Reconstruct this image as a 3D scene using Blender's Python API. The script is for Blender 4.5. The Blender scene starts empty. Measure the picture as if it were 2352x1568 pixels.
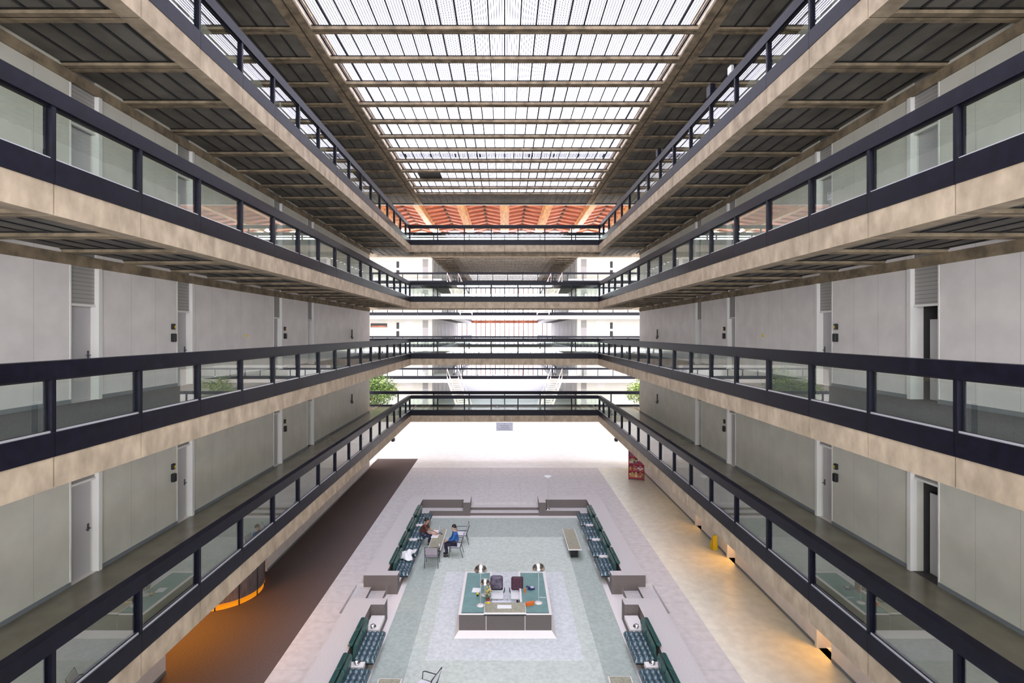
import bpy, math, random
from mathutils import Vector, Matrix
random.seed(7)
PI = math.pi
scene = bpy.context.scene
COL = scene.collection
F = 1227.0            # focal length in pixels of the 2352 wide frame
EYE = 9.24            # eye height above the ground floor

# ------------------------------------------------------------------ helpers
def on(px, py, z):
    """point of the horizontal plane at height z seen at pixel px,py"""
    h = EYE - z
    y = F*h/(py-764.0)
    return (px-1159.0)*y/F, y

class MB:
    def __init__(s): s.v=[]; s.f=[]; s.m=[]
    def add(s, vs, fs, mi=0):
        b=len(s.v); s.v.extend([tuple(v) for v in vs])
        for f in fs: s.f.append([b+i for i in f]); s.m.append(mi)
        return s
    def box(s, x0,x1,y0,y1,z0,z1, mi=0, M=None):
        if x0>x1: x0,x1=x1,x0
        if y0>y1: y0,y1=y1,y0
        if z0>z1: z0,z1=z1,z0
        vs=[(x0,y0,z0),(x1,y0,z0),(x1,y1,z0),(x0,y1,z0),(x0,y0,z1),(x1,y0,z1),(x1,y1,z1),(x0,y1,z1)]
        if M is not None: vs=[M@Vector(v) for v in vs]
        return s.add(vs,[(0,3,2,1),(4,5,6,7),(0,1,5,4),(1,2,6,5),(2,3,7,6),(3,0,4,7)],mi)
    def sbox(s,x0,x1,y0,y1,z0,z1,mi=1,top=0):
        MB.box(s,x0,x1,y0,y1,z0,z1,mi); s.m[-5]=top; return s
    def rbox(s,x0,x1,y0,y1,z0,z1,b=0.01,mi=0,M=None):
        """box with chamfered vertical and top edges"""
        if x0>x1: x0,x1=x1,x0
        if y0>y1: y0,y1=y1,y0
        def ring(i,z): 
            return [(x0+i+ (b if k in (0,) else 0)*0,0,0) for k in ()]
        def octa(ins,z):
            X0,X1,Y0,Y1=x0+ins,x1-ins,y0+ins,y1-ins
            return [(X0+b,Y0,z),(X1-b,Y0,z),(X1,Y0+b,z),(X1,Y1-b,z),(X1-b,Y1,z),(X0+b,Y1,z),(X0,Y1-b,z),(X0,Y0+b,z)]
        R=[octa(b*.7,z0),octa(0,z0+b),octa(0,z1-b),octa(b*.7,z1)]
        vs=[p for r in R for p in r]
        if M is not None: vs=[M@Vector(v) for v in vs]
        fs=[tuple(range(7,-1,-1)),tuple(range(24,32))]
        for k in range(3):
            for i in range(8):
                j=(i+1)%8; fs.append((k*8+i,k*8+j,k*8+8+j,k*8+8+i))
        return s.add(vs,fs,mi)
    def tube(s, pts, r, n=8, mi=0, cap=True):
        pts=[Vector(p) for p in pts]; rs=r if isinstance(r,(list,tuple)) else [r]*len(pts)
        rings=[]; up=None
        for i,p in enumerate(pts):
            if i==0: d=pts[1]-p
            elif i==len(pts)-1: d=p-pts[i-1]
            else: d=(pts[i+1]-p).normalized()+(p-pts[i-1]).normalized()
            d.normalize()
            if up is None:
                up=Vector((0,0,1)) if abs(d.z)<.9 else Vector((1,0,0))
            a=d.cross(up)
            if a.length<1e-4: a=d.cross(Vector((1,0,0)))
            a.normalize(); b=d.cross(a).normalized(); up=-b if True else up
            rings.append([p+(a*math.cos(2*PI*k/n)+b*math.sin(2*PI*k/n))*rs[i] for k in range(n)])
        vs=[v for R in rings for v in R]; fs=[]
        for i in range(len(pts)-1):
            for k in range(n):
                j=(k+1)%n; fs.append((i*n+k,i*n+j,(i+1)*n+j,(i+1)*n+k))
        if cap: fs.append(tuple(range(n-1,-1,-1))); fs.append(tuple(range((len(pts)-1)*n,len(pts)*n)))
        return s.add(vs,fs,mi)
    def lathe(s, prof, n=24, c=(0,0,0), mi=0, a0=0, a1=2*PI, M=None):
        full=abs(a1-a0-2*PI)<1e-6; N=n if full else n+1
        vs=[]
        for (r,z) in prof:
            for k in range(N):
                a=a0+(a1-a0)*k/n; vs.append(Vector((c[0]+r*math.cos(a),c[1]+r*math.sin(a),c[2]+z)))
        if M is not None: vs=[M@v for v in vs]
        fs=[]
        for i in range(len(prof)-1):
            for k in range(n):
                j=(k+1)%N; fs.append((i*N+k,i*N+j,(i+1)*N+j,(i+1)*N+k))
        return s.add(vs,fs,mi)
    def quad(s,a,b,c,d,mi=0): return s.add([a,b,c,d],[(0,1,2,3)],mi)
    def mesh(s,name,mats,smooth=False):
        me=bpy.data.meshes.new(name); me.from_pydata(s.v,[],s.f)
        if not isinstance(mats,(list,tuple)): mats=[mats]
        for m in mats: me.materials.append(m)
        me.polygons.foreach_set('material_index',s.m)
        if smooth: me.polygons.foreach_set('use_smooth',[True]*len(s.f))
        me.update(); return me
    def build(s,name,mats,parent=None,loc=(0,0,0),smooth=False,rz=0):
        return inst(s.mesh(name,mats,smooth),name,parent,loc,rz)

def inst(me,name,parent=None,loc=(0,0,0),rz=0):
    o=bpy.data.objects.new(name,me); COL.objects.link(o)
    if parent: o.parent=parent
    o.location=loc
    if rz: o.rotation_euler=(0,0,rz)
    return o
def thing(name,label,cat,loc=(0,0,0),rz=0,group=None):
    o=bpy.data.objects.new(name,None); COL.objects.link(o); o.empty_display_size=.1
    o.location=loc; o.rotation_euler=(0,0,rz); return tag(o,label,cat,group)
def tag(o,label=None,cat=None,group=None,kind=None):
    if label: o['label']=label
    if cat: o['category']=cat
    if group: o['group']=group
    if kind: o['kind']=kind
    return o
def struct(o,label=None,cat=None): return tag(o,label,cat,kind='structure')
def sempty(name,loc=(0,0,0),label=None,cat=None):
    o=bpy.data.objects.new(name,None); COL.objects.link(o); o.location=loc; return struct(o,label,cat)
def copy_tree(o,parent=None,loc=None,rz=None,label=None):
    c=o.copy(); COL.objects.link(c)
    if parent: c.parent=parent
    if loc is not None: c.location=loc
    if rz is not None: c.rotation_euler=(0,0,rz)
    if label: c['label']=label
    for ch in list(o.children): copy_tree(ch,c)
    return c
def smooth(o): o.data.polygons.foreach_set('use_smooth',[True]*len(o.data.polygons)); return o

# ------------------------------------------------------------------ materials
def nt(name):
    m=bpy.data.materials.new(name); m.use_nodes=True
    n=m.node_tree; b=n.nodes['Principled BSDF']; return m,n,b
def rgb(c): return (c[0],c[1],c[2],1)
def mat(name,col,rough=.6,metal=0,noise=0,scale=5,col2=None,wide=0,bump=0,spec=.5,stretch=(1,1,1),detail=4,emit=None,estr=0):
    m,n,b=nt(name)
    b.inputs['Base Color'].default_value=rgb(col); b.inputs['Roughness'].default_value=rough
    b.inputs['Metallic'].default_value=metal; b.inputs['Specular IOR Level'].default_value=spec
    if emit: b.inputs['Emission Color'].default_value=rgb(emit); b.inputs['Emission Strength'].default_value=estr
    if noise or col2 or bump:
        tc=n.nodes.new('ShaderNodeTexCoord'); mp=n.nodes.new('ShaderNodeMapping'); mp.inputs['Scale'].default_value=stretch
        n.links.new(tc.outputs['Object'],mp.inputs['Vector'])
        nz=n.nodes.new('ShaderNodeTexNoise'); nz.inputs['Scale'].default_value=scale; nz.inputs['Detail'].default_value=detail
        n.links.new(mp.outputs[0],nz.inputs['Vector'])
        if noise or col2:
            cr=n.nodes.new('ShaderNodeValToRGB')
            c2=col2 or tuple(max(0,c*(1-noise)) for c in col)
            c1=col if col2 else tuple(min(1,c*(1+noise)) for c in col)
            cr.color_ramp.elements[0].position=.36-wide; cr.color_ramp.elements[1].position=.64+wide
            cr.color_ramp.elements[0].color=rgb(c2); cr.color_ramp.elements[1].color=rgb(c1)
            n.links.new(nz.outputs['Fac'],cr.inputs['Fac']); n.links.new(cr.outputs[0],b.inputs['Base Color'])
        if bump:
            bp=n.nodes.new('ShaderNodeBump'); bp.inputs['Strength'].default_value=bump; bp.inputs['Distance'].default_value=.02
            n.links.new(nz.outputs['Fac'],bp.inputs['Height']); n.links.new(bp.outputs[0],b.inputs['Normal'])
    return m
def joints(m,axis,pitch,width,dark=.55,phase=0,axis2=None,pitch2=1):
    """darken thin joint lines at a regular pitch of the object coordinate"""
    n=m.node_tree; b=n.nodes['Principled BSDF']
    tc=n.nodes.new('ShaderNodeTexCoord'); sp=n.nodes.new('ShaderNodeSeparateXYZ'); n.links.new(tc.outputs['Object'],sp.inputs[0])
    def line(ax,pt,ph):
        a=n.nodes.new('ShaderNodeMath'); a.operation='ADD'; a.inputs[1].default_value=1000*pt-ph; n.links.new(sp.outputs[ax],a.inputs[0])
        md=n.nodes.new('ShaderNodeMath'); md.operation='MODULO'; md.inputs[1].default_value=pt; n.links.new(a.outputs[0],md.inputs[0])
        lt=n.nodes.new('ShaderNodeMath'); lt.operation='LESS_THAN'; lt.inputs[1].default_value=width; n.links.new(md.outputs[0],lt.inputs[0]); return lt
    l=line(axis,pitch,phase)
    if axis2 is not None:
        l2=line(axis2,pitch2,0); mx=n.nodes.new('ShaderNodeMath'); mx.operation='MAXIMUM'
        n.links.new(l.outputs[0],mx.inputs[0]); n.links.new(l2.outputs[0],mx.inputs[1]); l=mx
    mix=n.nodes.new('ShaderNodeMix'); mix.data_type='RGBA'; mix.blend_type='MULTIPLY'
    src=b.inputs['Base Color'].links[0].from_socket if b.inputs['Base Color'].links else None
    if src: n.links.new(src,mix.inputs['A'])
    else: mix.inputs['A'].default_value=b.inputs['Base Color'].default_value
    mix.inputs['B'].default_value=(dark,dark,dark,1)
    n.links.new(l.outputs[0],mix.inputs['Factor']); n.links.new(mix.outputs['Result'],b.inputs['Base Color'])
    return m
def glass(name,tint,refl=.12,rough=0.0):
    m,n,b=nt(name); n.nodes.remove(b); out=n.nodes['Material Output']
    t=n.nodes.new('ShaderNodeBsdfTransparent'); t.inputs[0].default_value=rgb(tint)
    g=n.nodes.new('ShaderNodeBsdfGlossy'); g.inputs['Roughness'].default_value=rough; g.inputs[0].default_value=(1,1,1,1)
    lw=n.nodes.new('ShaderNodeLayerWeight'); lw.inputs[0].default_value=.35
    mr=n.nodes.new('ShaderNodeMapRange'); mr.inputs['To Min'].default_value=refl; mr.inputs['To Max'].default_value=.9
    n.links.new(lw.outputs['Fresnel'],mr.inputs[0])
    ge=n.nodes.new('ShaderNodeNewGeometry'); iv=n.nodes.new('ShaderNodeMath'); iv.operation='SUBTRACT'; iv.inputs[0].default_value=1; n.links.new(ge.outputs['Backfacing'],iv.inputs[1])
    ml=n.nodes.new('ShaderNodeMath'); ml.operation='MULTIPLY'; n.links.new(mr.outputs[0],ml.inputs[0]); n.links.new(iv.outputs[0],ml.inputs[1])
    mx=n.nodes.new('ShaderNodeMixShader'); n.links.new(ml.outputs[0],mx.inputs[0]); n.links.new(t.outputs[0],mx.inputs[1]); n.links.new(g.outputs[0],mx.inputs[2])
    n.links.new(mx.outputs[0],out.inputs[0]); return m
def skyglass(name):
    """ribbed roof glass: clear, with fine darker ribs running along the hall"""
    m,n,b=nt(name); n.nodes.remove(b); out=n.nodes['Material Output']
    t=n.nodes.new('ShaderNodeBsdfTransparent'); t.inputs[0].default_value=(.62,.62,.66,1)
    d=n.nodes.new('ShaderNodeBsdfTransparent'); d.inputs[0].default_value=(.06,.06,.075,1)
    tc=n.nodes.new('ShaderNodeTexCoord'); sp=n.nodes.new('ShaderNodeSeparateXYZ'); n.links.new(tc.outputs['Object'],sp.inputs[0])
    a=n.nodes.new('ShaderNodeMath'); a.operation='PINGPONG'; a.inputs[1].default_value=.04; n.links.new(sp.outputs[0],a.inputs[0])
    lt=n.nodes.new('ShaderNodeMath'); lt.operation='LESS_THAN'; lt.inputs[1].default_value=.010; n.links.new(a.outputs[0],lt.inputs[0])
    mx=n.nodes.new('ShaderNodeMixShader'); n.links.new(lt.outputs[0],mx.inputs[0]); n.links.new(t.outputs[0],mx.inputs[1]); n.links.new(d.outputs[0],mx.inputs[2])
    n.links.new(mx.outputs[0],out.inputs[0]); return m

M={}
M['steel']=mat('dark_painted_steel',(.004,.004,.010),.42,0,.35,6,spec=.2)
M['steel_black']=mat('black_gasket',(.008,.008,.012),.45)
M['alu']=mat('aluminium_bead',(.75,.75,.78),.3,.6)
M['concrete']=mat('weathered_concrete',(.52,.415,.295),.85,0,0,2.2,col2=(.24,.185,.125),wide=.16,bump=.3,stretch=(1.6,1.6,1),detail=9)
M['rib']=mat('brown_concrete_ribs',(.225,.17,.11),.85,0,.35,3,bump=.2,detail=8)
M['ribdark']=mat('rib_groove',(.05,.035,.025),.9)
M['coffer']=mat('grey_ceiling_glass_tiles',(.165,.15,.13),.8,0,.2,1.3,spec=.2)
M['mull']=mat('black_mullion',(.01,.01,.012),.5)
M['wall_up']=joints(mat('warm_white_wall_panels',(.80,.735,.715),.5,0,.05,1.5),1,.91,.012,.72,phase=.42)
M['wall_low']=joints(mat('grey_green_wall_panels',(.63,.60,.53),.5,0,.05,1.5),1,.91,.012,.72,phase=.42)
M['wall_gr']=mat('ground_wall_panels',(.80,.73,.70),.6,0,.05,2)
M['wall_white']=mat('cream_wall_panels',(.74,.72,.65),.6,0,.03,1)
M['jamb']=mat('white_painted_jamb',(.78,.75,.72),.45)
M['door']=mat('lilac_grey_door',(.46,.43,.44),.45)
M['door_dark']=mat('dark_door',(.05,.045,.045),.6)  # near-black colour paints the shade inside open doorways
M['transom']=joints(mat('grey_louvre_panel',(.36,.34,.32),.6),2,.09,.014,.6)
M['skirt']=mat('blue_grey_skirting',(.20,.21,.23),.6)
M['carpet_c']=mat('charcoal_carpet',(.085,.085,.09),.95,0,.45,40,bump=.2)
M['lino']=mat('olive_polished_floor',(.19,.172,.125),.2,0,.12,1.2)
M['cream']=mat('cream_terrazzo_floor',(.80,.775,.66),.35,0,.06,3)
M['cream_far']=mat('pale_terrazzo_floor',(.80,.82,.79),.4,0,.04,2)
M['granite']=joints(mat('grey_granite_paving',(.62,.59,.58),.6,0,.07,4,detail=15),0,1.83,.015,.75,phase=.9,axis2=1,pitch2=1.22)
M['coping']=mat('flamed_granite_coping',(.60,.57,.56),.7,0,.12,40)  # tops of the same granite, overhead light put into the colour
M['stone']=mat('dark_granite_facing',(.155,.13,.122),.6,0,.35,60,bump=.15,detail=8)  # upright faces of that granite, shade put into the colour
M['desk_top_olive']=mat('olive_granite_top',(.36,.35,.26),.3,0,.3,30)
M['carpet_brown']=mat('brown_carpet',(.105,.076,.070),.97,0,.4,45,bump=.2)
M['rug_a']=mat('green_carpet_outer_band',(.44,.50,.455),.95,0,.09,9,detail=15)
M['rug_b']=mat('pale_green_carpet_band',(.60,.66,.60),.95,0,.09,9,detail=15)
M['rug_c']=mat('pale_grey_blue_carpet',(.68,.72,.72),.95,0,.09,9,detail=15)
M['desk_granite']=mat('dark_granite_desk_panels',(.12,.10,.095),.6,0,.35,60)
M['teal']=mat('teal_desk_leather',(.15,.31,.30),.3,0,.1,3,spec=.6)
M['white_rim']=mat('white_stone_rim',(.85,.80,.78),.5)
M['vinyl']=mat('dark_green_vinyl',(.045,.09,.115),.16,0,.1,4,spec=1.0)
M['vinyl_b']=mat('green_vinyl_back',(.016,.075,.068),.3,0,.1,4,spec=.7)
M['chrome']=mat('chrome',(.85,.85,.86),.13,1)
M['chair_metal']=mat('dark_chair_metal',(.06,.06,.075),.35,.6)
M['sling']=mat('white_sling',(.78,.78,.83),.6,0,.06,20)
M['sling_grey']=mat('lilac_grey_sling',(.42,.37,.42),.6,0,.1,20)
M['maroon']=mat('maroon_upholstery',(.075,.025,.045),.7,0,.3,20)
M['jacket']=mat('purple_grey_jacket',(.12,.10,.14),.6,0,.5,9)
M['navy']=mat('navy_plastic',(.03,.035,.12),.35)
M['white']=mat('white_paper',(.88,.88,.88),.6)
M['orange']=mat('orange_plastic',(.75,.17,.03),.45)
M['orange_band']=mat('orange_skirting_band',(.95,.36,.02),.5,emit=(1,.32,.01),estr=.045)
M['yellow']=mat('yellow_plastic',(.85,.58,.02),.4)
M['lav']=mat('lavender_grey',(.62,.63,.72),.4)
M['leaf']=mat('green_leaves',(.10,.19,.06),.5,0,.5,7)
M['leaf2']=mat('yellow_green_leaves',(.32,.42,.10),.5,0,.4,7)
M['bark']=mat('bark',(.12,.08,.05),.9)
M['purple_wall']=joints(mat('purple_grey_boards',(.16,.13,.135),.6,0,.25,8,stretch=(3,3,.3)),2,5,.001)
M['red']=mat('red_metal',(.40,.02,.06),.4)
M['wood_beam']=mat('golden_timber_beam',(.50,.20,.02),.5,0,.4,2,stretch=(3,.4,3))
M['wood_slat']=mat('dark_red_slat',(.30,.09,.045),.7)
M['tile_light']=mat('pale_grey_roof_tiles',(.55,.54,.52),.7)
M['wood']=mat('terracotta_timber_slats',(.82,.27,.13),.6,0,0,2,col2=(.50,.13,.055),stretch=(.6,1.4,.6))
M['glass']=glass('clear_rail_glass',(.93,.98,.95),.13)
M['glass_far']=glass('far_rail_glass',(.97,.99,.98),.03)
M['skyglass']=skyglass('ribbed_roof_glass')
M['skin_a']=mat('skin_tan',(.50,.25,.16),.5); M['skin_b']=mat('skin_light',(.62,.36,.25),.5)
M['hair']=mat('black_hair',(.012,.010,.010),.5)
M['plaid']=mat('brown_check_shirt',(.13,.035,.03),.8,0,0,9,col2=(.06,.03,.02))
M['denim']=mat('dark_denim',(.02,.03,.07),.8); M['blueshirt']=mat('blue_shirt',(.025,.13,.42),.7,0,.3,6)
M['darktr']=mat('dark_trousers',(.015,.012,.035),.8); M['shoe']=mat('black_shoes',(.01,.01,.012),.4)
M['eye']=mat('eye',(.02,.02,.02),.2)
M['lampglow']=mat('warm_lamp_glow',(1,.8,.5),.5,emit=(1,.55,.15),estr=9)

# ------------------------------------------------------------------ camera, world, light
cam=bpy.data.cameras.new('camera'); cam.sensor_width=36; cam.lens=F/2352*36
cam.shift_x=(1176-1159)/2352; cam.shift_y=-(784-764)/2352; cam.clip_end=500; cam.clip_start=.05
co=bpy.data.objects.new('camera',cam); COL.objects.link(co); co.location=(0,0,EYE); co.rotation_euler=(PI/2,0,0)
scene.camera=co
w=bpy.data.worlds.new('overcast_sky'); scene.world=w; w.use_nodes=True
bg=w.node_tree.nodes['Background']; bg.inputs[0].default_value=(.95,.94,1.0,1); bg.inputs[1].default_value=1.0
def portal(name,loc,rot,sx,sy):
    l=bpy.data.lights.new(name,'AREA'); l.shape='RECTANGLE'; l.size=sx; l.size_y=sy; l.cycles.is_portal=True
    o=bpy.data.objects.new(name,l); COL.objects.link(o); o.location=loc; o.rotation_euler=rot
portal('near_window_portal',(0,-3.3,11.2),(PI/2,0,0),18.4,15)
portal('roof_skylight_portal',(0,17,19.1),(0,0,0),12.4,40)
portal('cross_atrium_portal',(0,43.5,21.9),(0,0,0),48,9)
portal('far_atrium_portal',(0,86,19.1),(0,0,0),12.4,36)
def lamp(name,loc,power,col=(1,.55,.2),size=.5,size_y=None,rot=(0,0,0)):
    l=bpy.data.lights.new(name,'AREA'); l.energy=power; l.color=col; l.shape='RECTANGLE'; l.size=size; l.size_y=size_y or size
    o=bpy.data.objects.new(name,l); COL.objects.link(o); o.location=loc; o.rotation_euler=rot; return o

# ------------------------------------------------------------------ the levels
FL=3.87
LV={'D':FL,'C':2*FL,'B':3*FL,'A':4*FL}
NAMES={'A':'topmost','B':'second from the top','C':'third from the top','D':'lowest'}
ROOF=18.64; XR=6.4; XW=9.2; Y0=-3.0; Y1=36.4; Y2=39.2
MOD=1.82; P0=7.59-3*MOD
posts=[P0+MOD*k for k in range(0,19)]           # 2.13 ... 34.9
SG={'left':-1,'right':1}
ribs=[7.59+MOD*k for k in range(-5,16)]

def coffer(x0,x1,ys,zs,name,yend0,yend1,nm=5,edge=.35,inner_left=True,depth=.08,plain=False):
    """soffit of a gallery: cross ribs with a groove, recessed tiles with black mullions"""
    root=sempty(name,(0,0,0),'coffered concrete ceiling of a gallery with recessed grey tiles','ceiling')
    r=MB(); g=MB(); p=MB(); m=MB()
    for y in ys:
        r.box(x0,x1,y-.15,y-.03,zs,zs+depth); r.box(x0,x1,y+.03,y+.15,zs,zs+depth)
        g.box(x0,x1,y-.031,y+.031,zs+.03,zs+depth-.001)
    p.box(x0,x1,yend0,yend1,zs+depth,zs+depth+.03)
    for k in range(1,nm+1):
        x=x0+(x1-x0)*k/(nm+.35) if nm>1 else (x0+x1)/2
        if x<x1-.02: m.box(x-.03,x+.03,yend0,yend1,zs+depth-.02,zs+depth-.0005)
    for y in ys:
        for s in (-1,1): m.box(x0,x1,y+s*.165-.02,y+s*.165+.02,zs+depth-.02,zs+depth-.001)
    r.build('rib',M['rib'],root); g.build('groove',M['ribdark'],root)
    p.build('tile_panel',M['coffer'],root); m.build('mullion',M['mull'],root)
    return root

def fascia(pts_joint,a0,a1,axis,fixed,out,zf,name='trim_1',t=.35):
    """concrete edge beam in bays; axis 'y' runs along y at x=fixed, out = inward sign"""
    b=MB(); cuts=[a0]+[q for q in pts_joint if a0+.2<q<a1-.2]+[a1]
    for u,v in zip(cuts[:-1],cuts[1:]):
        if axis=='y': b.box(fixed,fixed+out*t,u+.016,v-.016,zf-.70,zf-.262)
        else: b.box(u+.012,v-.012,fixed,fixed+out*t,zf-.70,zf-.262)
    if axis=='y': b.box(fixed+out*.03,fixed+out*(t-.01),a0,a1,zf-.69,zf-.262,1)
    else: b.box(a0,a1,fixed+out*.03,fixed+out*(t-.01),zf-.69,zf-.262,1)
    return struct(b.build(name,[M['concrete'],M['ribdark']]),'weathered beige concrete edge beam below a gallery railing','edge beam')

# shared meshes
post_y=MB().box(-.035,.035,0,.02,.11,.86).box(-.022,.022,.02,.10,.11,.86).box(-.035,.035,.10,.125,.11,.86)
def railing(label,zf,axis,fixed,out,a0,a1,ps,gl,group,corner=False,bead=True,rz=.25):
    root=thing('railing',label,'railing',(0,0,zf),0,group)
    def bx(mb,u0,u1,d0,d1,z0,z1):
        if axis=='y': mb.box(fixed+out*d0,fixed+out*d1,u0,u1,z0,z1)
        else: mb.box(u0,u1,fixed+out*d0,fixed+out*d1,z0,z1)
    base=MB()
    cuts=[a0]+[q for q in ps if a0+.2<q<a1-.2]+[a1]
    for u,v in zip(cuts[:-1],cuts[1:]): bx(base,u+.004,v-.004,-.012,.17,-.26,.085)
    bx(base,a0,a1,.0,.16,-.255,.08)
    base.build('base_rail',M['steel'],root)
    tr=MB(); bx(tr,a0,a1,-.012,.17,1.10-rz,1.10); tr.build('top_rail',M['steel'],root)
    ins=MB(); bx(ins,a0,a1,.045,.075,1.10-rz-.03,1.10-rz); bx(ins,a0,a1,.045,.075,.085,.12); ins.build('gasket',M['steel_black'],root)
    if bead:
        be=MB(); bx(be,a0,a1,.02,.042,.085,.112); be.build('glazing_bead',M['alu'],root)
    pm=None
    for q in ps:
        if pm is None:
            b=MB()
            for (hw,d0,d1) in ((.036,0,.03),(.02,.03,.10),(.036,.10,.13)):
                if axis=='y': b.box(out*d0,out*d1,-hw,hw,.08,1.10-rz+.01)
                else: b.box(-hw,hw,out*d0,out*d1,.08,1.10-rz+.01)
            pm=b.mesh('post',M['steel'])
        inst(pm,'post',root,(fixed,q,0) if axis=='y' else (q,fixed,0))
    gm=None
    for u,v in zip(cuts[:-1],cuts[1:]):
        L=v-u-.07
        if L<.2: continue
        b=MB()
        if axis=='y': b.box(-.004,.004,-L/2,L/2,.10,1.10-rz)
        else: b.box(-L/2,L/2,-.004,.004,.10,1.10-rz)
        c=(u+v)/2; d=fixed+out*.06
        b.build('glass_pane',M[gl],root,(d,c,0) if axis=='y' else (c,d,0))
    return root

side_ps=[p for p in posts if p>2]
sp_text={'left':'left','right':'right'}
for lv,z in LV.items():
    for sd,s in SG.items():
        # slab
        fm=M['carpet_c'] if lv in 'BC' else M['lino']
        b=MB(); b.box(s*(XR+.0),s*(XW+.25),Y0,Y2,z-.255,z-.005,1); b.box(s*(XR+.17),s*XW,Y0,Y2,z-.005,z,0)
        struct(b.build('floor',[fm,M['rib']]),'floor slab of a side gallery','floor')
        fascia(ribs,Y0,Y1+.35,'y',s*XR,s,z,'trim_1')
        coffer(min(s*(XR+.35),s*(XW-.0)),max(s*(XR+.35),s*(XW-.0)),ribs,z-.70,'ceiling',Y0,Y2,5)
        railing(f'dark steel and glass railing of the {sd} side gallery, {NAMES[lv]} level',z,'y',s*XR,s,1.0,Y1,side_ps+[Y1-.02],'glass','railings of the side galleries')
    # cross bridge at far end of the near hall and its back rail
    b=MB(); b.box(-XR,XR,Y1,Y2,z-.255,z-.005,1); b.box(-XR,XR,Y1+.17,Y2-.17,z-.005,z,0)
    for s in (-1,1):
        b.box(s*(XW+.25),s*17,Y1,Y2,z-.255,z-.005,1); b.box(s*(XW+.25),s*17,Y1,Y2-.17,z-.005,z,0)
    struct(b.build('floor',[M['lino'] if lv in 'AD' else M['cream_far'],M['rib']]),'floor slab of the cross bridge','floor')
    bj=[-XR+ (2*XR/7)*k for k in range(1,7)]
    fascia([bj[1],0,bj[4]],-XR,XR,'x',Y1,1,z,'trim_2'); fascia([-9.2,-3,3,9.2],-17,17,'x',Y2,-1,z,'trim_2')
    railing(f'dark steel and glass railing across the front of the cross bridge, {NAMES[lv]}',z,'x',Y1,1,-XR,XR,bj,'glass','railings of the cross bridge',rz=.2,bead=False)
    railing(f'dark railing along the bridge back edge, {NAMES[lv]} level',z,'x',Y2,-1,-17,17,[-15.6+2.6*k for k in range(13)],'glass_far','railings of the cross bridge',rz=.2,bead=False)
    # bridge soffit with small square tiles
    root=sempty('ceiling',(0,0,0),'tiled soffit of the cross bridge','ceiling')
    p=MB(); p.box(-17,17,Y1+.35,Y2-.35,z-.45,z-.42); p.build('tile_panel',M['coffer'],root)
    m=MB(); [m.box(x*.6-.03,x*.6+.03,Y1+.35,Y2-.35,z-.5,z-.4505) for x in range(-28,29)]
    m.box(-17,17,(Y1+Y2)/2-.03,(Y1+Y2)/2+.03,z-.5,z-.4505); m.build('mullion',M['mull'],root)

# near end behind the photographer: wall, landings, window added to light the galleries
struct(MB().box(-XW,XW,Y0-.2,Y0,0,3.7).build('wall_back',M['wall_low']),'lower end wall behind the viewpoint','wall')
root=sempty('window_back',(0,Y0,0),'glazed end wall of the hall behind the viewpoint','window')  # unseen window, added so sky light reaches the gallery walls
mm=MB()
for k in range(-5,6): mm.box(k*1.83-.04,k*1.83+.04,-.15,0,3.7,ROOF+.2)
for z in LV.values(): mm.box(-XW,XW,-.15,0,z-.7,z+.08)
mm.build('mullion',M['steel'],root); MB().box(-XW,XW,-.09,-.08,3.7,ROOF+.2).build('glass_pane',M['glass_far'],root)
for s in (-1,1):  # added shell, stops sky light leaking in past the doors
    b=MB(); b.box(s*(XW+1.6),s*(XW+1.8),Y0,Y1,3.5,ROOF+.1); 
    if s>0: b.box(s*(XW+1.6),s*(XW+1.8),Y0,Y1,0,3.5)
    b.box(s*(XW+.25),s*(XW+1.8),Y1-.2,Y1,0,ROOF+.1); b.box(s*(XW+.25),s*(XW+1.8),Y0,Y0+.2,0,ROOF+.1)
    struct(b.build('wall_outer',M['wall_up']),'outer wall of the rooms behind the galleries','wall')
for lv,z in LV.items():
    b=MB(); b.box(-XR,XR,Y0,-.35,z-.255,z,0); b.box(-XR,XR,-.7,-.35,z-.7,z-.26,1)
    struct(b.build('floor',[M['carpet_c'],M['concrete']]),'landing below the viewpoint','floor')

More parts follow.
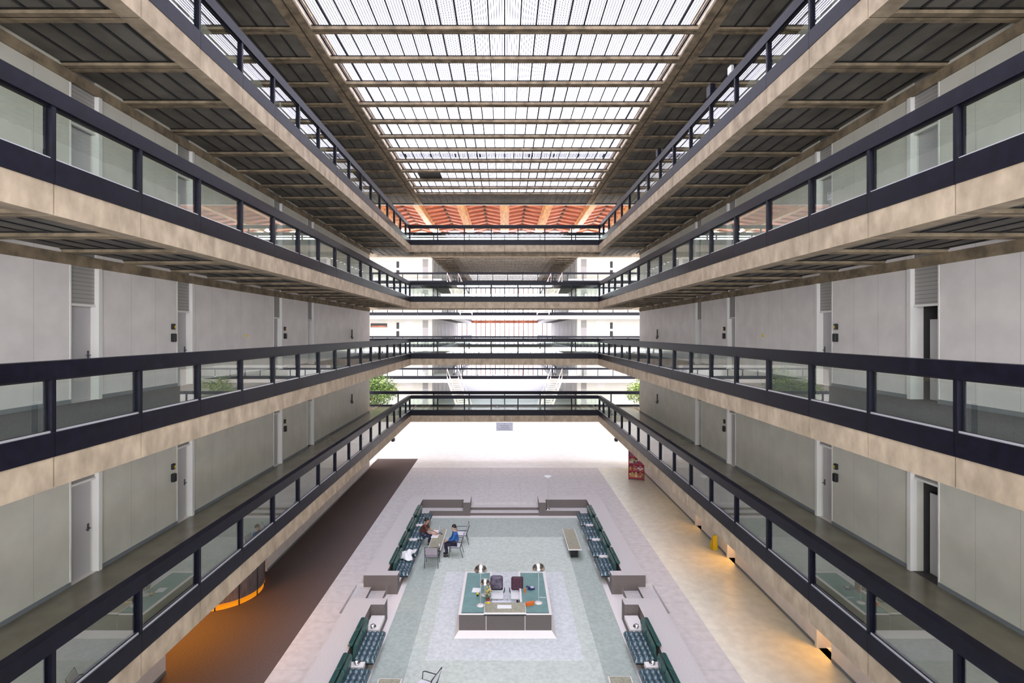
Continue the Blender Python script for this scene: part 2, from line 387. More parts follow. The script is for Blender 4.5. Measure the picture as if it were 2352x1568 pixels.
# ------------------------------------------------------------------ side walls with doors
doorsY=[(11.33,12.05),(15.02,15.66),(21.3,21.95),(24.95,25.6)]
DH=2.08
door_pos=['nearest','second nearest','third nearest','farthest']
dn=0
for lv in ['G','D','C','B','A']:
    z=0 if lv=='G' else LV[lv]; zt=(z+FL-.48) if lv!='A' else ROOF+.22
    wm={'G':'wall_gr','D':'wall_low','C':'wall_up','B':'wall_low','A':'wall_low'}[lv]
    for sd,s in SG.items():
        b=MB(); y=Y0
        opens=[(a,c,1) for a,c in doorsY]
        if lv=='G' and sd=='left': opens=[(14.5,20.7,0)]
        for a,c,_ in opens:
            b.box(s*XW,s*(XW+.25),y,a,z,zt); y=c
        b.box(s*XW,s*(XW+.25),y,Y1,z,zt)
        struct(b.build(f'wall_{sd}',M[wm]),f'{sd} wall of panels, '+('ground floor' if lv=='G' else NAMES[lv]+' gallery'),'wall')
        k=MB(); y=Y0
        for a,c,_ in opens: k.box(s*(XW-.012),s*XW-s*.0005,y,a,z,z+.09); y=c
        k.box(s*(XW-.012),s*XW-s*.0005,y,Y1,z,z+.09)
        struct(k.build(f'baseboard_{sd}',M['skirt']),'blue-grey skirting at the foot of the wall','baseboard')
        hb=MB(); hb.box(s*(XW-.03),s*XW-s*.0005,Y0,Y1,zt-.45,zt-.22)
        if lv!='A': struct(hb.build('trim_3',M['rib']),'dark brown band at the top of the wall','trim')
        if lv=='G' and sd=='left': continue
        for i,(a,c) in enumerate(doorsY):
            dn+=1
            lab=f'{door_pos[i]} door in the {sd} wall, '+('ground floor under the galleries' if lv=='G' else NAMES[lv]+' gallery level')
            root=sempty(f'door_{dn}',(s*XW,(a+c)/2,z),lab,'door'); W=c-a
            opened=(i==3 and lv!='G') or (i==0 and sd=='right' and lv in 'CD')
            dep=.9 if opened else (.5 if lv=='G' else .14)
            # jambs stand proud, head bar, transom
            j=MB(); j.box(-s*.05,s*.10,W/2-.002,W/2+.10,0,zt-z-.45); j.box(-s*.01,s*.12,-W/2-.03,-W/2+.005,0,zt-z-.45)
            j.box(s*.02,s*.1,-W/2,W/2,DH,DH+.05); j.build('jamb',M['jamb'],root)
            t=MB(); t.box(s*.05,s*.10,-W/2,W/2,DH+.05,zt-z); t.build('transom_panel',M['transom'],root)
            rv=MB()
            rv.box(s*.12,s*(dep+.1),-W/2-.08,-W/2-.001,0,DH+.2); rv.box(s*.12,s*(dep+.1),W/2+.001,W/2+.08,0,DH+.2)
            rv.box(s*.1001,s*(dep+.1),-W/2,W/2,DH+.051,DH+.2); rv.box(s*.001,s*(dep+.1),-W/2,W/2,-.02,0.0)
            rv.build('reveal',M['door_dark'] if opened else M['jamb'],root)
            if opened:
                bk=MB(); bk.box(s*(dep),s*(dep+.08),-W/2-.08,W/2+.08,0,DH+.2); bk.build('dark_room_wall',M['door_dark'],root)  # near-black end panel paints the dark of the room
                if i==0:
                    lf=MB(); lf.box(s*.3,s*.34,-W/2+.002,W/2-.12,.01,DH-.28); l=lf.build('door_leaf',M['door'],root)
            else:
                lf=MB(); lf.box(s*dep,s*(dep+.05),-W/2,W/2,.01,DH); l=lf.build('door_leaf',M['door'],root)
                if i in (0,1):
                    q=MB(); q.tube([(s*(dep-.005),W/2-.08,1.0),(s*(dep-.06),W/2-.08,1.0),(s*(dep-.06),W/2-.2,1.0)],.012,6)
                    q.box(s*(dep-.008),s*dep,W/2-.1,W/2-.05,.93,1.1); q.build('door_handle',M['chair_metal'],l)

# ------------------------------------------------------------------ roof of the near hall
BI,BO=6.0,6.6; PZ=ROOF+.13; TD=.08
rroot=sempty('ceiling',(0,0,0),'coffered concrete roof with long beams framing the skylight','ceiling')
b=MB(); g=MB(); t=MB(); m=MB()
for s in (-1,1):
    b.box(s*BI,s*(BI+.27),Y0,Y2,ROOF,ROOF+.6); b.box(s*(BI+.33),s*BO,Y0,Y2,ROOF,ROOF+.6); g.box(s*(BI+.26),s*(BI+.34),Y0,Y2,ROOF+.06,ROOF+.55)
    t.box(s*BO,s*(XW+1.8),Y0,Y2,ROOF+TD,ROOF+TD+.04)  # widened past the walls to close light leaks
    for k in range(1,6): m.box(s*(BO+k*.52)-.03,s*(BO+k*.52)+.03,Y0,Y2,ROOF+TD-.02,ROOF+TD-.0005)
    for y in ribs:
        m.box(s*BO,s*XW,y-.19,y-.16,ROOF+TD-.02,ROOF+TD-.0005); m.box(s*BO,s*XW,y+.16,y+.19,ROOF+TD-.02,ROOF+TD-.0005)
for y in ribs+[Y1-.02]:
    for s in (-1,1):
        b.box(s*BO,s*(XW),y-.15,y-.03,ROOF,ROOF+TD); b.box(s*BO,s*XW,y+.03,y+.15,ROOF,ROOF+TD); g.box(s*BO,s*XW,y-.031,y+.031,ROOF+.03,ROOF+TD)
    b.box(-BI,BI,y-.15,y-.03,ROOF,ROOF+.14); b.box(-BI,BI,y+.03,y+.15,ROOF,ROOF+.14); g.box(-BI,BI,y-.031,y+.031,ROOF+.03,ROOF+.13)
t.box(-BI,BI,Y1+.13,Y2,ROOF+TD,ROOF+TD+.04)
for k in range(-12,13): m.box(k*.46-.025,k*.46+.025,Y1+.14,Y2,ROOF+TD-.02,ROOF+TD-.0005)
m.box(-17,17,Y2-.06,Y2,ROOF,ROOF+.25)
for s in (-1,1): t.box(s*(XW+.25),s*17,Y1,Y2,ROOF+TD,ROOF+TD+.04)
b.build('beam',M['rib'],rroot); g.build('groove',M['ribdark'],rroot); t.build('tile_panel',M['coffer'],rroot); m.build('mullion',M['mull'],rroot)
ymod=ribs+[Y1-.02]
wn=0
for i,(u,v) in enumerate(zip(ymod[:-1],ymod[1:])):
    if v-u<.5: continue
    wn+=1
    root=sempty(f'window_{wn}',(0,(u+v)/2,PZ),f'ribbed glass skylight bay between roof beams','skylight'); L=v-u-.3
    p=MB(); dark=(i==len(ymod)-4)
    if dark: p.box(-5.98+1.5*0,-5.2,-L/2,L/2,0,.006); p.box(-3.85,5.98,-L/2,L/2,0,.006)
    else: p.box(-5.98,5.98,-L/2,L/2,0,.006)
    p.build('glass_pane',M['skyglass'],root)
    if dark: MB().box(-5.2,-3.85,-L/2,L/2,-.01,.02).build('dark_panel',M['mull'],root)
    mm=MB()
    for k in range(-12,13): mm.box(k*.49-.022,k*.49+.022,-L/2,L/2,-.03,0)
    mm.box(-5.98,5.98,-L/2,-L/2+.02,-.03,.0); mm.box(-5.98,5.98,L/2-.02,L/2,-.03,.0)
    mm.build('mullion',M['mull'],root)

# ------------------------------------------------------------------ ground floor and pit
PIT=-.40; WT=.30; LED=-.14
X5=5.2; XN=4.4; XI=3.95; PY0=8.3; PYF=29.15; PYN=28.15; SY0,SY1=18.0,19.7
b=MB()
def gf(x0,x1,y0,y1,z=0,mi=0): b.box(x0,x1,y0,y1,z-.15,z,mi)
for s in (-1,1):
    gf(s*5.45,s*6.35,Y0,36.6); gf(s*X5,s*5.45,Y0,17.6); gf(s*X5,s*5.45,SY1,36.6)
    gf(s*1.82,s*X5,29.36,36.6)
gf(-1.82,1.82,PYF,36.6); gf(-X5,X5,Y0,PY0)
struct(b.build('floor',M['granite']),'grey granite paving around the sunken lounge','floor')
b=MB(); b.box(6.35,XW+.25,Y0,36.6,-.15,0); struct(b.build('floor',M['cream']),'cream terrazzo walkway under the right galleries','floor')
b=MB(); b.box(6.35,30,36.6,38,-.15,0); b.box(-6.35,6.35,36.6,39.2,-.15,0); b.box(6.35,30,38,39.2,-.15,0); b.box(-30,30,39.2,110,-.15,0); b.box(-30,-9.35,36.4,39.2,-.15,0)
struct(b.build('floor',M['cream_far']),'pale terrazzo floor of the bright cross atrium','floor')
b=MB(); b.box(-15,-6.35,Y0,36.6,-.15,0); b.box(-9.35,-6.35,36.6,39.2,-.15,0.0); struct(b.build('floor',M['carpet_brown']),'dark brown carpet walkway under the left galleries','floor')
b=MB(); b.box(-9.45,-9.3,36.4,39.2,0,.02); struct(b.build('trim_4',M['white_rim']),'pale strip at the carpet edge','trim')
# pit floor border, carpet bands
b=MB(); b.box(-XI,XI,PY0,PYN,PIT-.15,PIT)
for s in (-1,1): b.box(s*XI,s*4.35,SY0,SY1,PIT-.15,PIT)
b.box(-1.82,1.82,PYN,28.2,PIT-.15,PIT)
struct(b.build('floor',M['white_rim']),'pale stone border of the sunken lounge floor','floor')
def rug(x0,x1,y0,y1,z,m,label): 
    o=MB().box(x0,x1,y0,y1,z-.008 if z>PIT+.012 else PIT,z).build('floor_carpet',M[m]); o.name='floor'; struct(o,label,'floor')
rug(-3.75,3.75,9.4,27.8,PIT+.006,'rug_a','green outer carpet of the sunken lounge')
rug(-2.8,2.8,12.0,25.2,PIT+.014,'rug_b','pale green middle carpet of the sunken lounge')
rug(-2.33,2.33,15.7,21.5,PIT+.022,'rug_c','pale grey-blue carpet under the reception desk')
# walls with niches, ledges
for s,sd in ((-1,'left'),(1,'right')):
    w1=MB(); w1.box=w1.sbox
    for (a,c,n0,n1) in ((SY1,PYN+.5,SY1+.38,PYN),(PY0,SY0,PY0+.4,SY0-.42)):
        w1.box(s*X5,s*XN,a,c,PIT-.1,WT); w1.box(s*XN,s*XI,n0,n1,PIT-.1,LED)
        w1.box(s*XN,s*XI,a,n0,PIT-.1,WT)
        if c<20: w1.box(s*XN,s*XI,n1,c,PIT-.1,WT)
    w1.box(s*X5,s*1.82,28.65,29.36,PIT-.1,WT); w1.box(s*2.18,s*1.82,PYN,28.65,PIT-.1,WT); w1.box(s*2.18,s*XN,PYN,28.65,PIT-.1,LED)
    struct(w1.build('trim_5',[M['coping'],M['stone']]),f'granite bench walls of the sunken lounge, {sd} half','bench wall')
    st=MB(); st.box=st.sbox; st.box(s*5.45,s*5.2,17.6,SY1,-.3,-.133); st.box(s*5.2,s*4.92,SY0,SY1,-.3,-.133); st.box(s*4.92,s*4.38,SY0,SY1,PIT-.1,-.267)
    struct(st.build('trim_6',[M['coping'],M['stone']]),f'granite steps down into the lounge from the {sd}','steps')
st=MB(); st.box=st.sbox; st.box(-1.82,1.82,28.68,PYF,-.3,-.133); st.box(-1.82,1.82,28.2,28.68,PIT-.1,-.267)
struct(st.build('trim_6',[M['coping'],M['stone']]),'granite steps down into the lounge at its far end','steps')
# ground-floor left recess with curved wall
b=MB(); b.box(-14.2,-14,14,21,0,3.4); b.box(-14,-XW-.25,20.7,20.9,0,3.4); b.box(-14,-XW-.25,14.3,14.5,0,3.4)
struct(b.build('wall_recess',M['purple_wall']),'dark boarded recess under the left galleries','wall')
b=MB(); b.box(-14.2,-XW-.25,14.3,20.9,3.4,3.5); struct(b.build('ceiling',M['rib']),'ceiling of the recess','ceiling')
col=thing('curved_wall','purple-grey boarded round column wall with a bright orange band at its foot','column',(-10.1,19.05,0))
MB().lathe([(1.42,.20),(1.42,3.15)],48).build('boarding',M['purple_wall'],col,smooth=True)
MB().lathe([(1.38,0),(1.38,.20),(1.43,.20)],48).build('orange_band',M['orange_band'],col,smooth=True)
jt=MB()
for k in range(12):
    a=2*PI*k/12+.35; R=Matrix.Rotation(a,4,'Z'); jt.box(1.405,1.426,-.018,.018,0,3.15,0,R)
jt.build('joint_strip',M['mull'],col)
lamp('recess_lamp',(-9.9,16.2,2.9),14,(1,.42,.06),1.2,1.6)
lamp('recess_lamp',(-11.3,17.5,2.9),5,(1,.42,.06),.6)
for y,pw in ((15.34,2.2),(21.62,2.4),(25.3,.8)): lamp('alcove_lamp',(XW+.2,y,1.95),pw,(1,.50,.10),.2,.4)
for y,pw in ((28.5,60),(18.5,60)): lamp('walkway_lamp',(8.6,y,3.1),pw*.012,(1,.60,.20),.3,2)
cone=thing('wet_floor_sign','yellow folding floor sign standing by a warm-lit doorway on the right','sign',(8.95,22.75,0),.3)
MB().add([(-.12,-.03,0),(.12,-.03,0),(.09,0,.62),(-.09,0,.62),(-.12,-.06,0),(.12,-.06,0),(.09,-.03,.62),(-.09,-.03,.62)],[(0,1,2,3),(7,6,5,4),(0,4,5,1),(3,2,6,7),(0,3,7,4),(1,5,6,2)]).build('front_panel',M['yellow'],cone)
MB().add([(-.12,.16,0),(.12,.16,0),(.09,.01,.62),(-.09,.01,.62),(-.12,.19,0),(.12,.19,0),(.09,.04,.62),(-.09,.04,.62)],[(3,2,1,0),(4,5,6,7),(0,1,5,4),(3,7,6,2),(0,4,7,3),(1,2,6,5)]).build('rear_panel',M['yellow'],cone)

# ------------------------------------------------------------------ cross atrium, far hall
G=65.0; GW=67.8; GE=104.0
flab={'A':'topmost','B':'second from the top','C':'third from the top','D':'lowest'}
for lv,z in LV.items():
    b=MB(); b.box(-24,24,G,GW,z-.255,z); 
    for s in (-1,1): b.box(s*XR,s*XW,GW,GE,z-.255,z)
    struct(b.build('floor',M['cream_far']),'gallery floor of the far hall','floor')
    fj=[-22+4.6*k for k in range(10)]
    b=MB(); b.box(-24,24,G,G+.35,z-.70,z-.262)
    for s in (-1,1): b.box(s*XR,s*(XR+.35),GW,GE,z-.70,z-.262)
    struct(b.build('trim_2',M['wall_white']),'pale edge beam of the far galleries','edge beam')
    b=MB(); b.box(-24,24,G+.35,GW,z-.5,z-.45)
    for s in (-1,1): b.box(s*(XR+.35),s*XW,GW,GE,z-.5,z-.45)
    struct(b.build('ceiling',M['coffer']),'soffit of the far galleries','ceiling')
    railing(f'dark railing across the far hall front, {flab[lv]} of four distant levels',z,'x',G,1,-24,24,[-23.4+1.83*k for k in range(26)],'glass_far','railings of the far hall',rz=.2,bead=False)
    for sd,s in SG.items():
        railing(f'distant {sd} side railing inside the far hall, {flab[lv]} level',z,'y',s*XR,s,GW,GE,[GW+3.64*k+1 for k in range(10)],'glass_far','railings of the far hall',rz=.2,bead=False)
for s,sd in ((-1,'left'),(1,'right')):
    b=MB(); b.box(s*XW,s*24,GW,GW+.25,0,ROOF+.3); b.box(s*XW,s*(XW+.25),GW+.25,GE,0,ROOF+.1)
    struct(b.build('wall_far',M['wall_white']),f'cream wall of the far hall, {sd} half','wall')
    dm=MB(); tm=MB(); vm=MB()
    for z in [0]+[LV[k] for k in 'DCBA']:
        dm.box(s*9.7,s*10.4,GW-.03,GW-.001,z,z+2.1); tm.box(s*9.7,s*10.4,GW-.03,GW-.001,z+2.12,z+3.1)
        vm.box(s*11.7,s*12.7,GW-.02,GW-.001,z+2.3,z+2.95)
        for y in (70,74,79,84,90,96): dm.box(s*(XW-.02),s*(XW-.001),y,y+.8,z,z+2.9)
    root=sempty('door_far',(0,0,0),f'grey doors in the far {sd} wall','door'); root.name='door_%d'%(dn+1); dn+=1
    dm.build('door_leaf',M['door'],root); tm.build('transom_panel',M['transom'],root); vm.build('vent_panel',M['jamb'],root)
    for lv,z in LV.items():
        if lv=='A' or lv=='C':
            ph=thing('wall_telephone',f'black wall telephone on the far cream wall, {sd} side, {"upper" if lv=="A" else "middle"} level','telephone',(s*13.55,GW-.03,z+1.5),0,'wall telephones on the far wall')
            MB().rbox(-.16,.16,-.06,.029,.5,1.3,.03).build('upper_unit',M['mull'],ph); MB().rbox(-.18,.18,-.06,.029,-.5,.2,.03).build('lower_unit',M['mull'],ph)
o=tag(MB().box(-18.3,-16.2,0,.03,0,.5).box(-18.2,-16.3,-.02,0,.05,.2,1).build('notice_panel',[M['mull'],M['wood']],None,(1.3,GW-.03,LV['C']+2.2)),'dark narrow notice panel high on the far left cream wall','panel')
# far hall roof and end glazing
root=sempty('ceiling',(0,0,0),'coffered roof of the far hall','ceiling')
b=MB(); t=MB(); m=MB()
for s in (-1,1):
    b.box(s*BI,s*BO,G,GE,ROOF,ROOF+.5); t.box(s*BO,s*(XW+.2),G,GE,ROOF+.22,ROOF+.26)
    t.box(s*XW,s*24,G,GW+.25,ROOF+.22,ROOF+.26)
    for k in range(1,5): m.box(s*(BO+k*.52)-.03,s*(BO+k*.52)+.03,G,GE,ROOF+.17,ROOF+.2195)
for k in range(22):
    y=G+.2+MOD*k; b.box(-XW,XW,y-.12,y+.12,ROOF,ROOF+.12); m.box(-XW,XW,y+.85,y+.91,ROOF+.08,ROOF+.1195)
tl=MB().box(-BI,BI,G,G+11*MOD,ROOF+.12,ROOF+.16).build('light_tile_panel',M['tile_light'],root)
for k in range(-12,13): m.box(k*.49-.02,k*.49+.02,G,GE,ROOF+.08,ROOF+.1195)
b.build('beam',M['rib'],root); t.build('tile_panel',M['coffer'],root); m.build('mullion',M['mull'],root)
sk=MB().box(-BI,BI,G+11*MOD,GE,ROOF+.31,ROOF+.32).build('glass_pane',M['skyglass'],root)
root=sempty('window_%d'%(wn+1),(0,GE,0),'tall end window of the far hall','window')
mm=MB()
for k in range(-10,11): mm.box(k*.92-.07,k*.92+.07,0,.08,0,ROOF)
for z in [LV[k] for k in 'DCBA']: mm.box(-XW,XW,-.02,.1,z-.5,z+.05)
mm.build('mullion',M['wood'],root); MB().box(-XW,XW,.04,.05,0,ROOF).build('glass_pane',M['skyglass'],root)
# stairs in the far hall
for s,sd in ((-1,'left'),(1,'right')):
    for lv in ('A','D'):
        z=LV[lv]; st=thing('staircase',f'white-railed staircase at the far hall, {sd} side, {"upper" if lv=="A" else "lower"} flight','staircase',(s*6.3,G-.2,z),-s*.395)
        n=20; bm=MB()
        for k in range(n): bm.box(-.7,.7,-(k+1)*.26,-k*.26,-(k+1)*FL/n-.12,-(k+1)*FL/n)
        bm.build('steps',M['wall_white'],st)
        for q in (-.7,.7):
            MB().tube([(q,0,1.0),(q,-n*.26,1.0-FL)],.04,6).build('handrail',M['white_rim'],st)
            MB().add([(q-.03,0,-.35),(q+.03,0,-.35),(q+.03,0,.12),(q-.03,0,.12),(q-.03,-n*.26,-.35-FL),(q+.03,-n*.26,-.35-FL),(q+.03,-n*.26,.12-FL),(q-.03,-n*.26,.12-FL)],[(0,1,2,3),(7,6,5,4),(0,4,5,1),(1,5,6,2),(2,6,7,3),(3,7,4,0)]).build('stringer',M['white_rim'],st)
            for k in range(0,n+1,4): MB().tube([(q,-k*.26,-k*FL/n+.1),(q,-k*.26,-k*FL/n+1.0)],.02,6).build('baluster',M['white_rim'],st)
# folded timber roof over the cross atrium
root=sempty('ceiling',(0,0,0),'folded terracotta timber roof with golden beams over the cross atrium','ceiling')
RZ=22.1; SP=4.5
b=MB(); f=MB(); sl=MB()
for k in range(-5,6):
    b.box(k*SP-.32,k*SP+.32,48,68,RZ,RZ+.5); b.box(k*SP-.5,k*SP-.32,48,68,RZ+.25,RZ+.6); b.box(k*SP+.32,k*SP+.5,48,68,RZ+.25,RZ+.6)
for k in range(-5,5):
    xa=k*SP+.5; xb=(k+1)*SP-.5; xm=(xa+xb)/2
    f.quad((xa,48,RZ+.5),(xm,48,RZ+1.15),(xm,73,RZ+1.15),(xa,73,RZ+.5)); f.quad((xm,48,RZ+1.15),(xb,48,RZ+.5),(xb,73,RZ+.5),(xm,73,RZ+1.15))
    b.box(xm-.09,xm+.09,48,73,RZ+1.02,RZ+1.17,1)
    y=47.0
    while y<72:
        for (x0,z0,x1,z1) in ((xa,RZ+.46,xm,RZ+1.10),(xb,RZ+.46,xm,RZ+1.10)):
            ya=max(y,48.0); yb=y+2.2
            if yb<72.2 and y>47.2:
                sl.add([(x0,y+1.0,z0-.16),(x0,y+1.4,z0-.16),(x1,y+2.76,z1-.16),(x1,y+2.48,z1-.16),(x0,y+1.0,z0+.03),(x0,y+1.4,z0+.03),(x1,y+2.76,z1+.03),(x1,y+2.48,z1+.03)],[(0,1,2,3),(0,4,5,1),(1,5,6,2),(2,6,7,3),(3,7,4,0)])
        y+=1.9
b.build('beam',[M['wood_beam'],M['ribdark']],root); f.build('slatted_fold',M['wood'],root); sl.build('slat',M['wood_slat'],root)
for s in (-1,1): struct(MB().box(s*24,s*24.3,Y2,GW+.2,0,20).build('wall_side',M['wall_white']),'cream side wall of the cross atrium','wall')  # unseen walls added to lower the brightness of the cross atrium
b=MB(); b.box(-24,24,Y2-.0,Y2+.25,ROOF-.0,22.1); struct(b.build('wall_clerestory',M['wall_white']),'upstand above the near roof edge','wall')
struct(MB().box(-24,24,66.8,67.0,19.6,19.9).box(-24,24,66.8,67,21.1,21.25).build('trim_7',M['steel']),'dark bars of the clerestory','trim')

root=sempty('window_%d'%(wn+2),(0,43.6,22.4),'glass roof over the front of the cross atrium','skylight')  # unseen glass sheet added to hold back light from above
MB().box(-24,24,-4.4,4.4,0,.01).build('glass_pane',M['skyglass'],root); mm=MB()
for k in range(-13,14): mm.box(k*1.83-.05,k*1.83+.05,-4.3,4.4,-.03,0)
mm.build('mullion',M['steel'],root)
# ------------------------------------------------------------------ trees
def tree(name,label,loc,h,r,n,seed,mats):
    rnd=random.Random(seed); t=thing(name,label,'tree',loc)
    tr=MB(); tr.tube([(0,0,0),(.05,.03,h*.3),(-.05,0,h*.6)],[.10,.08,.05],8)
    fo=MB(); cl=[]
    for k in range(14):
        a=rnd.uniform(0,2*PI); q=rnd.uniform(.2,.75)*r; c=Vector((q*math.cos(a),q*math.sin(a),h*rnd.uniform(.45,.92))); cl.append(c)
        tr.tube([(0,0,h*rnd.uniform(.25,.55)),c*.6+Vector((0,0,c.z*.35)),c],[.04,.03,.012],5)
    for k in range(n):
        c=rnd.choice(cl); d=Vector((rnd.gauss(0,1),rnd.gauss(0,1),rnd.gauss(0,.8))).normalized()*rnd.uniform(.3,1)*r*.42
        p=c+d; e=Vector((rnd.uniform(-1,1),rnd.uniform(-1,1),rnd.uniform(-.6,.3))).normalized(); g=e.cross(Vector((rnd.uniform(-1,1),rnd.uniform(-1,1),1))).normalized()
        L=rnd.uniform(.14,.24); W=L*.33
        fo.add([p,p+e*L*.5+g*W,p+e*L,p+e*L*.5-g*W],[(0,1,2,3)],rnd.choice((0,0,1)))
    tr.build('trunk',M['bark'],t,smooth=True); fo.build('foliage',mats,t)
    MB().lathe([(.0,0),(.45,0),(.55,.5),(.5,.5),(.45,.42),(0,.42)],20).build('planter',M['stone'],t)
    return t
tree('ficus_tree','bushy green ficus tree beyond the cross bridge on the left',(-11.2,46,0),5.9,2.7,8000,3,[M['leaf'],M['leaf2']])
tree('ficus_tree','smaller yellow-green tree beyond the cross bridge on the right',(12.1,47,0),5.4,1.9,3600,5,[M['leaf2'],M['leaf']])

# ------------------------------------------------------------------ small fixed things
def phone(x,s,y,z,label):
    t=thing('wall_telephone',label,'telephone',(s*XW,y,z),0,'black wall telephones beside the doors')
    MB().rbox(-s*.07,-s*.001,-.06,.06,.17,.33,.012).build('upper_unit',M['mull'],t)
    MB().rbox(-s*.10,-s*.001,-.07,.07,-.17,.06,.015).build('handset_box',M['mull'],t)
    MB().box(-s*.075,-s*.069,.0,.05,.20,.28).build('yellow_tag',M['yellow'],t)
for sd,s in SG.items():
    for lv in 'CD':
        for y,w in ((14.78,'second nearest'),(22.3,'third nearest')):
            phone(0,s,y,LV[lv]+1.42,f'black wall telephone beside the {w} door on the {sd} wall, {"upper" if lv=="C" else "lowest"} gallery')
        sc=thing('wall_hook_light',f'small dark upright wall light near the far end of the {sd} wall, {"upper" if lv=="C" else "lowest"} gallery','wall light',(s*XW,32.0,LV[lv]+1.25),0,'dark upright wall lights')
        MB().tube([(-s*.06,0,-.1),(-s*.06,0,.45)],.035,8).build('stem',M['mull'],sc); MB().box(-s*.06,-s*.001,-.03,.03,0,.06).build('bracket',M['mull'],sc)
        MB().tube([(-s*.08,-.22,-.02),(-s*.08,0,-.12),(-s*.08,.22,-.02)],.02,6).build('cradle',M['chair_metal'],sc)
    kn=tag(MB().lathe([(0,.0),(.05,.0),(.05,.02),(.02,.03),(0,.03)],12).build('thermostat_knob',M['yellow'],None,(s*(XW-.001),19.0,LV['C']+1.4)),f'small round yellowish knob on the {sd} wall, third gallery from the top','knob')
    kn.rotation_euler=(0,-s*PI/2,0)
o=tag(MB().box(-.01,0,-.14,.14,-.11,.11).box(-.012,-.0101,-.09,.09,-.07,.05,1).box(-.012,-.0101,-.1,.1,.07,.085,2).build('door_notice',[M['white'],M['lav'],M['mull']],None,(XW+.139,15.3,LV['B']+1.55)),'white paper notice on the second door of the upper right gallery','notice')
for (px,py,w_) in ((1672,155,.18),(1627,207,.28),(1508,345,.24)):
    zz=LV['A']+1.10; h=zz-EYE; ya=(px-1159); y=F*XR/ya
    t=thing('rail_camera',{1672:'small pale box camera on the top right railing, nearest of three',1627:'dark boxy camera clamped on the top right railing, middle of three',1508:'small dark camera on the top right railing, farthest of three'}[px],'camera',(XR+.08,y,zz),0,'cameras on the top right railing')
    MB().rbox(-w_*.3,w_*.3,-w_*.6,w_*.6,.06,.06+w_*1.3,.02).build('housing',M['alu'] if px==1672 else M['steel'],t)
    MB().tube([(0,0,0),(0,0,.08)],.03,8).build('stand',M['steel'],t)
# hanging sign under the lowest bridge
t=thing('hanging_sign','pale lavender sign board with faint lines hanging under the lowest cross bridge','sign',(0.0,Y1-.05,LV['D']-.70))
bd=MB().rbox(-.57,.57,-.025,.025,-.60,-.03,.01).build('board',M['lav'],t)
MB().tube([(-.45,0,-.04),(-.45,0,.3)],.01,6).build('hanger',M['alu'],t); MB().tube([(.45,0,-.04),(.45,0,.3)],.01,6).build('hanger',M['alu'],t)
tl=MB()
for k,(x0,x1) in enumerate(((-.08,.08),(-.3,.3),(-.25,.32),(-.4,.4))): tl.box(x0,x1,-.028,-.0255,-.13-.12*k,-.11-.12*k)
tl.build('printed_line',M['navy'],t)
for sd,s in SG.items():
    tag(MB().rbox(-.08,.08,-.15,.15,-.16,0,.02).build('soffit_box',M['mull'],None,(s*(XR+.0),30.7,LV['D']-.70)),f'small dark box under the lowest {sd} beam near the far end','box','dark boxes under the lowest beams')

# red magazine rack
t=thing('magazine_rack','tall red display rack packed with colourful magazines at the far right','magazine rack',(8.25,33.5,0),-.35)
MB().box(-.48,.48,.30,.34,0,2.3).box(-.48,-.44,0,.3,0,2.3).box(.44,.48,0,.3,0,2.3).build('frame',M['red'],t)
rnd=random.Random(4); cs=[mat('magazine_%s'%n_,c,.5) for n_,c in (('cream',(.7,.6,.45)),('orange',(.65,.22,.08)),('crimson',(.45,.03,.05)),('violet',(.2,.12,.35)),('brown',(.2,.1,.05)),('white',(.8,.75,.72)),('gold',(.5,.35,.08)))]
for k in range(5):
    z=.12+.44*k; MB().box(-.44,.44,.02,.3,z-.03,z).box(-.44,.44,0,.02,z-.03,z+.05).build('shelf',M['red'],t)
    for i in range(7):
        x=-.42+.12*i; a=MB(); R=Matrix.Translation((x,.06+.02*(i%2),z))@Matrix.Rotation(rnd.uniform(-.25,-.1),4,'X')@Matrix.Rotation(rnd.uniform(-.1,.1),4,'Y')
        hh=rnd.uniform(.24,.36); a.box(0,.115,0,.02,0,hh,0,R); a.box(.01,.105,-.002,0,hh*.55,hh*.9,1,R)
        mg=a.build('magazine',[rnd.choice(cs),rnd.choice(cs)]); mg.location=t.location; mg.rotation_euler=t.rotation_euler
        tag(mg,f'colourful magazine standing in the red rack, shelf {["lowest","second lowest","middle","second highest","highest"][k]}','magazine',f'magazines on the {["lowest","second lowest","middle","second highest","highest"][k]} shelf of the red rack')

# ------------------------------------------------------------------ sofas
def tuft(w,d,h,nx,ny,amp):
    m=MB(); N=nx*5; K=ny*5; vs=[]
    for j in range(K+1):
        for i in range(N+1):
            u=i/N; v=j/K; e=min(u,1-u,v,1-v)
            puff=(abs(math.sin(PI*u*nx))*abs(math.sin(PI*v*ny)))**.5
            ed=min(1,e*14)**.5
            vs.append(((u-.5)*w,(v-.5)*d,h*(.45+.3*ed)+amp*puff))
    fs=[(j*(N+1)+i,j*(N+1)+i+1,(j+1)*(N+1)+i+1,(j+1)*(N+1)+i) for j in range(K) for i in range(N)]
    b0=len(vs)
    m.add(vs,fs)
    # skirt down
    rim=[i for i in range(N+1)]+[j*(N+1)+N for j in range(1,K+1)]+[K*(N+1)+i for i in range(N-1,-1,-1)]+[j*(N+1) for j in range(K-1,0,-1)]
    b=len(m.v); m.v.extend([(m.v[i][0]*1.0,m.v[i][1]*1.0,0) for i in rim]); n=len(rim)
    for k in range(n): m.f.append([rim[k],b+k,b+(k+1)%n,rim[(k+1)%n]][::1]); m.m.append(0)
    m.f.append([b+k for k in range(n)]); m.m.append(0)
    return m
seat_me=tuft(.64,.72,.13,4,3,.05).mesh('seat_cushion',M['vinyl'],True)
back_me=None
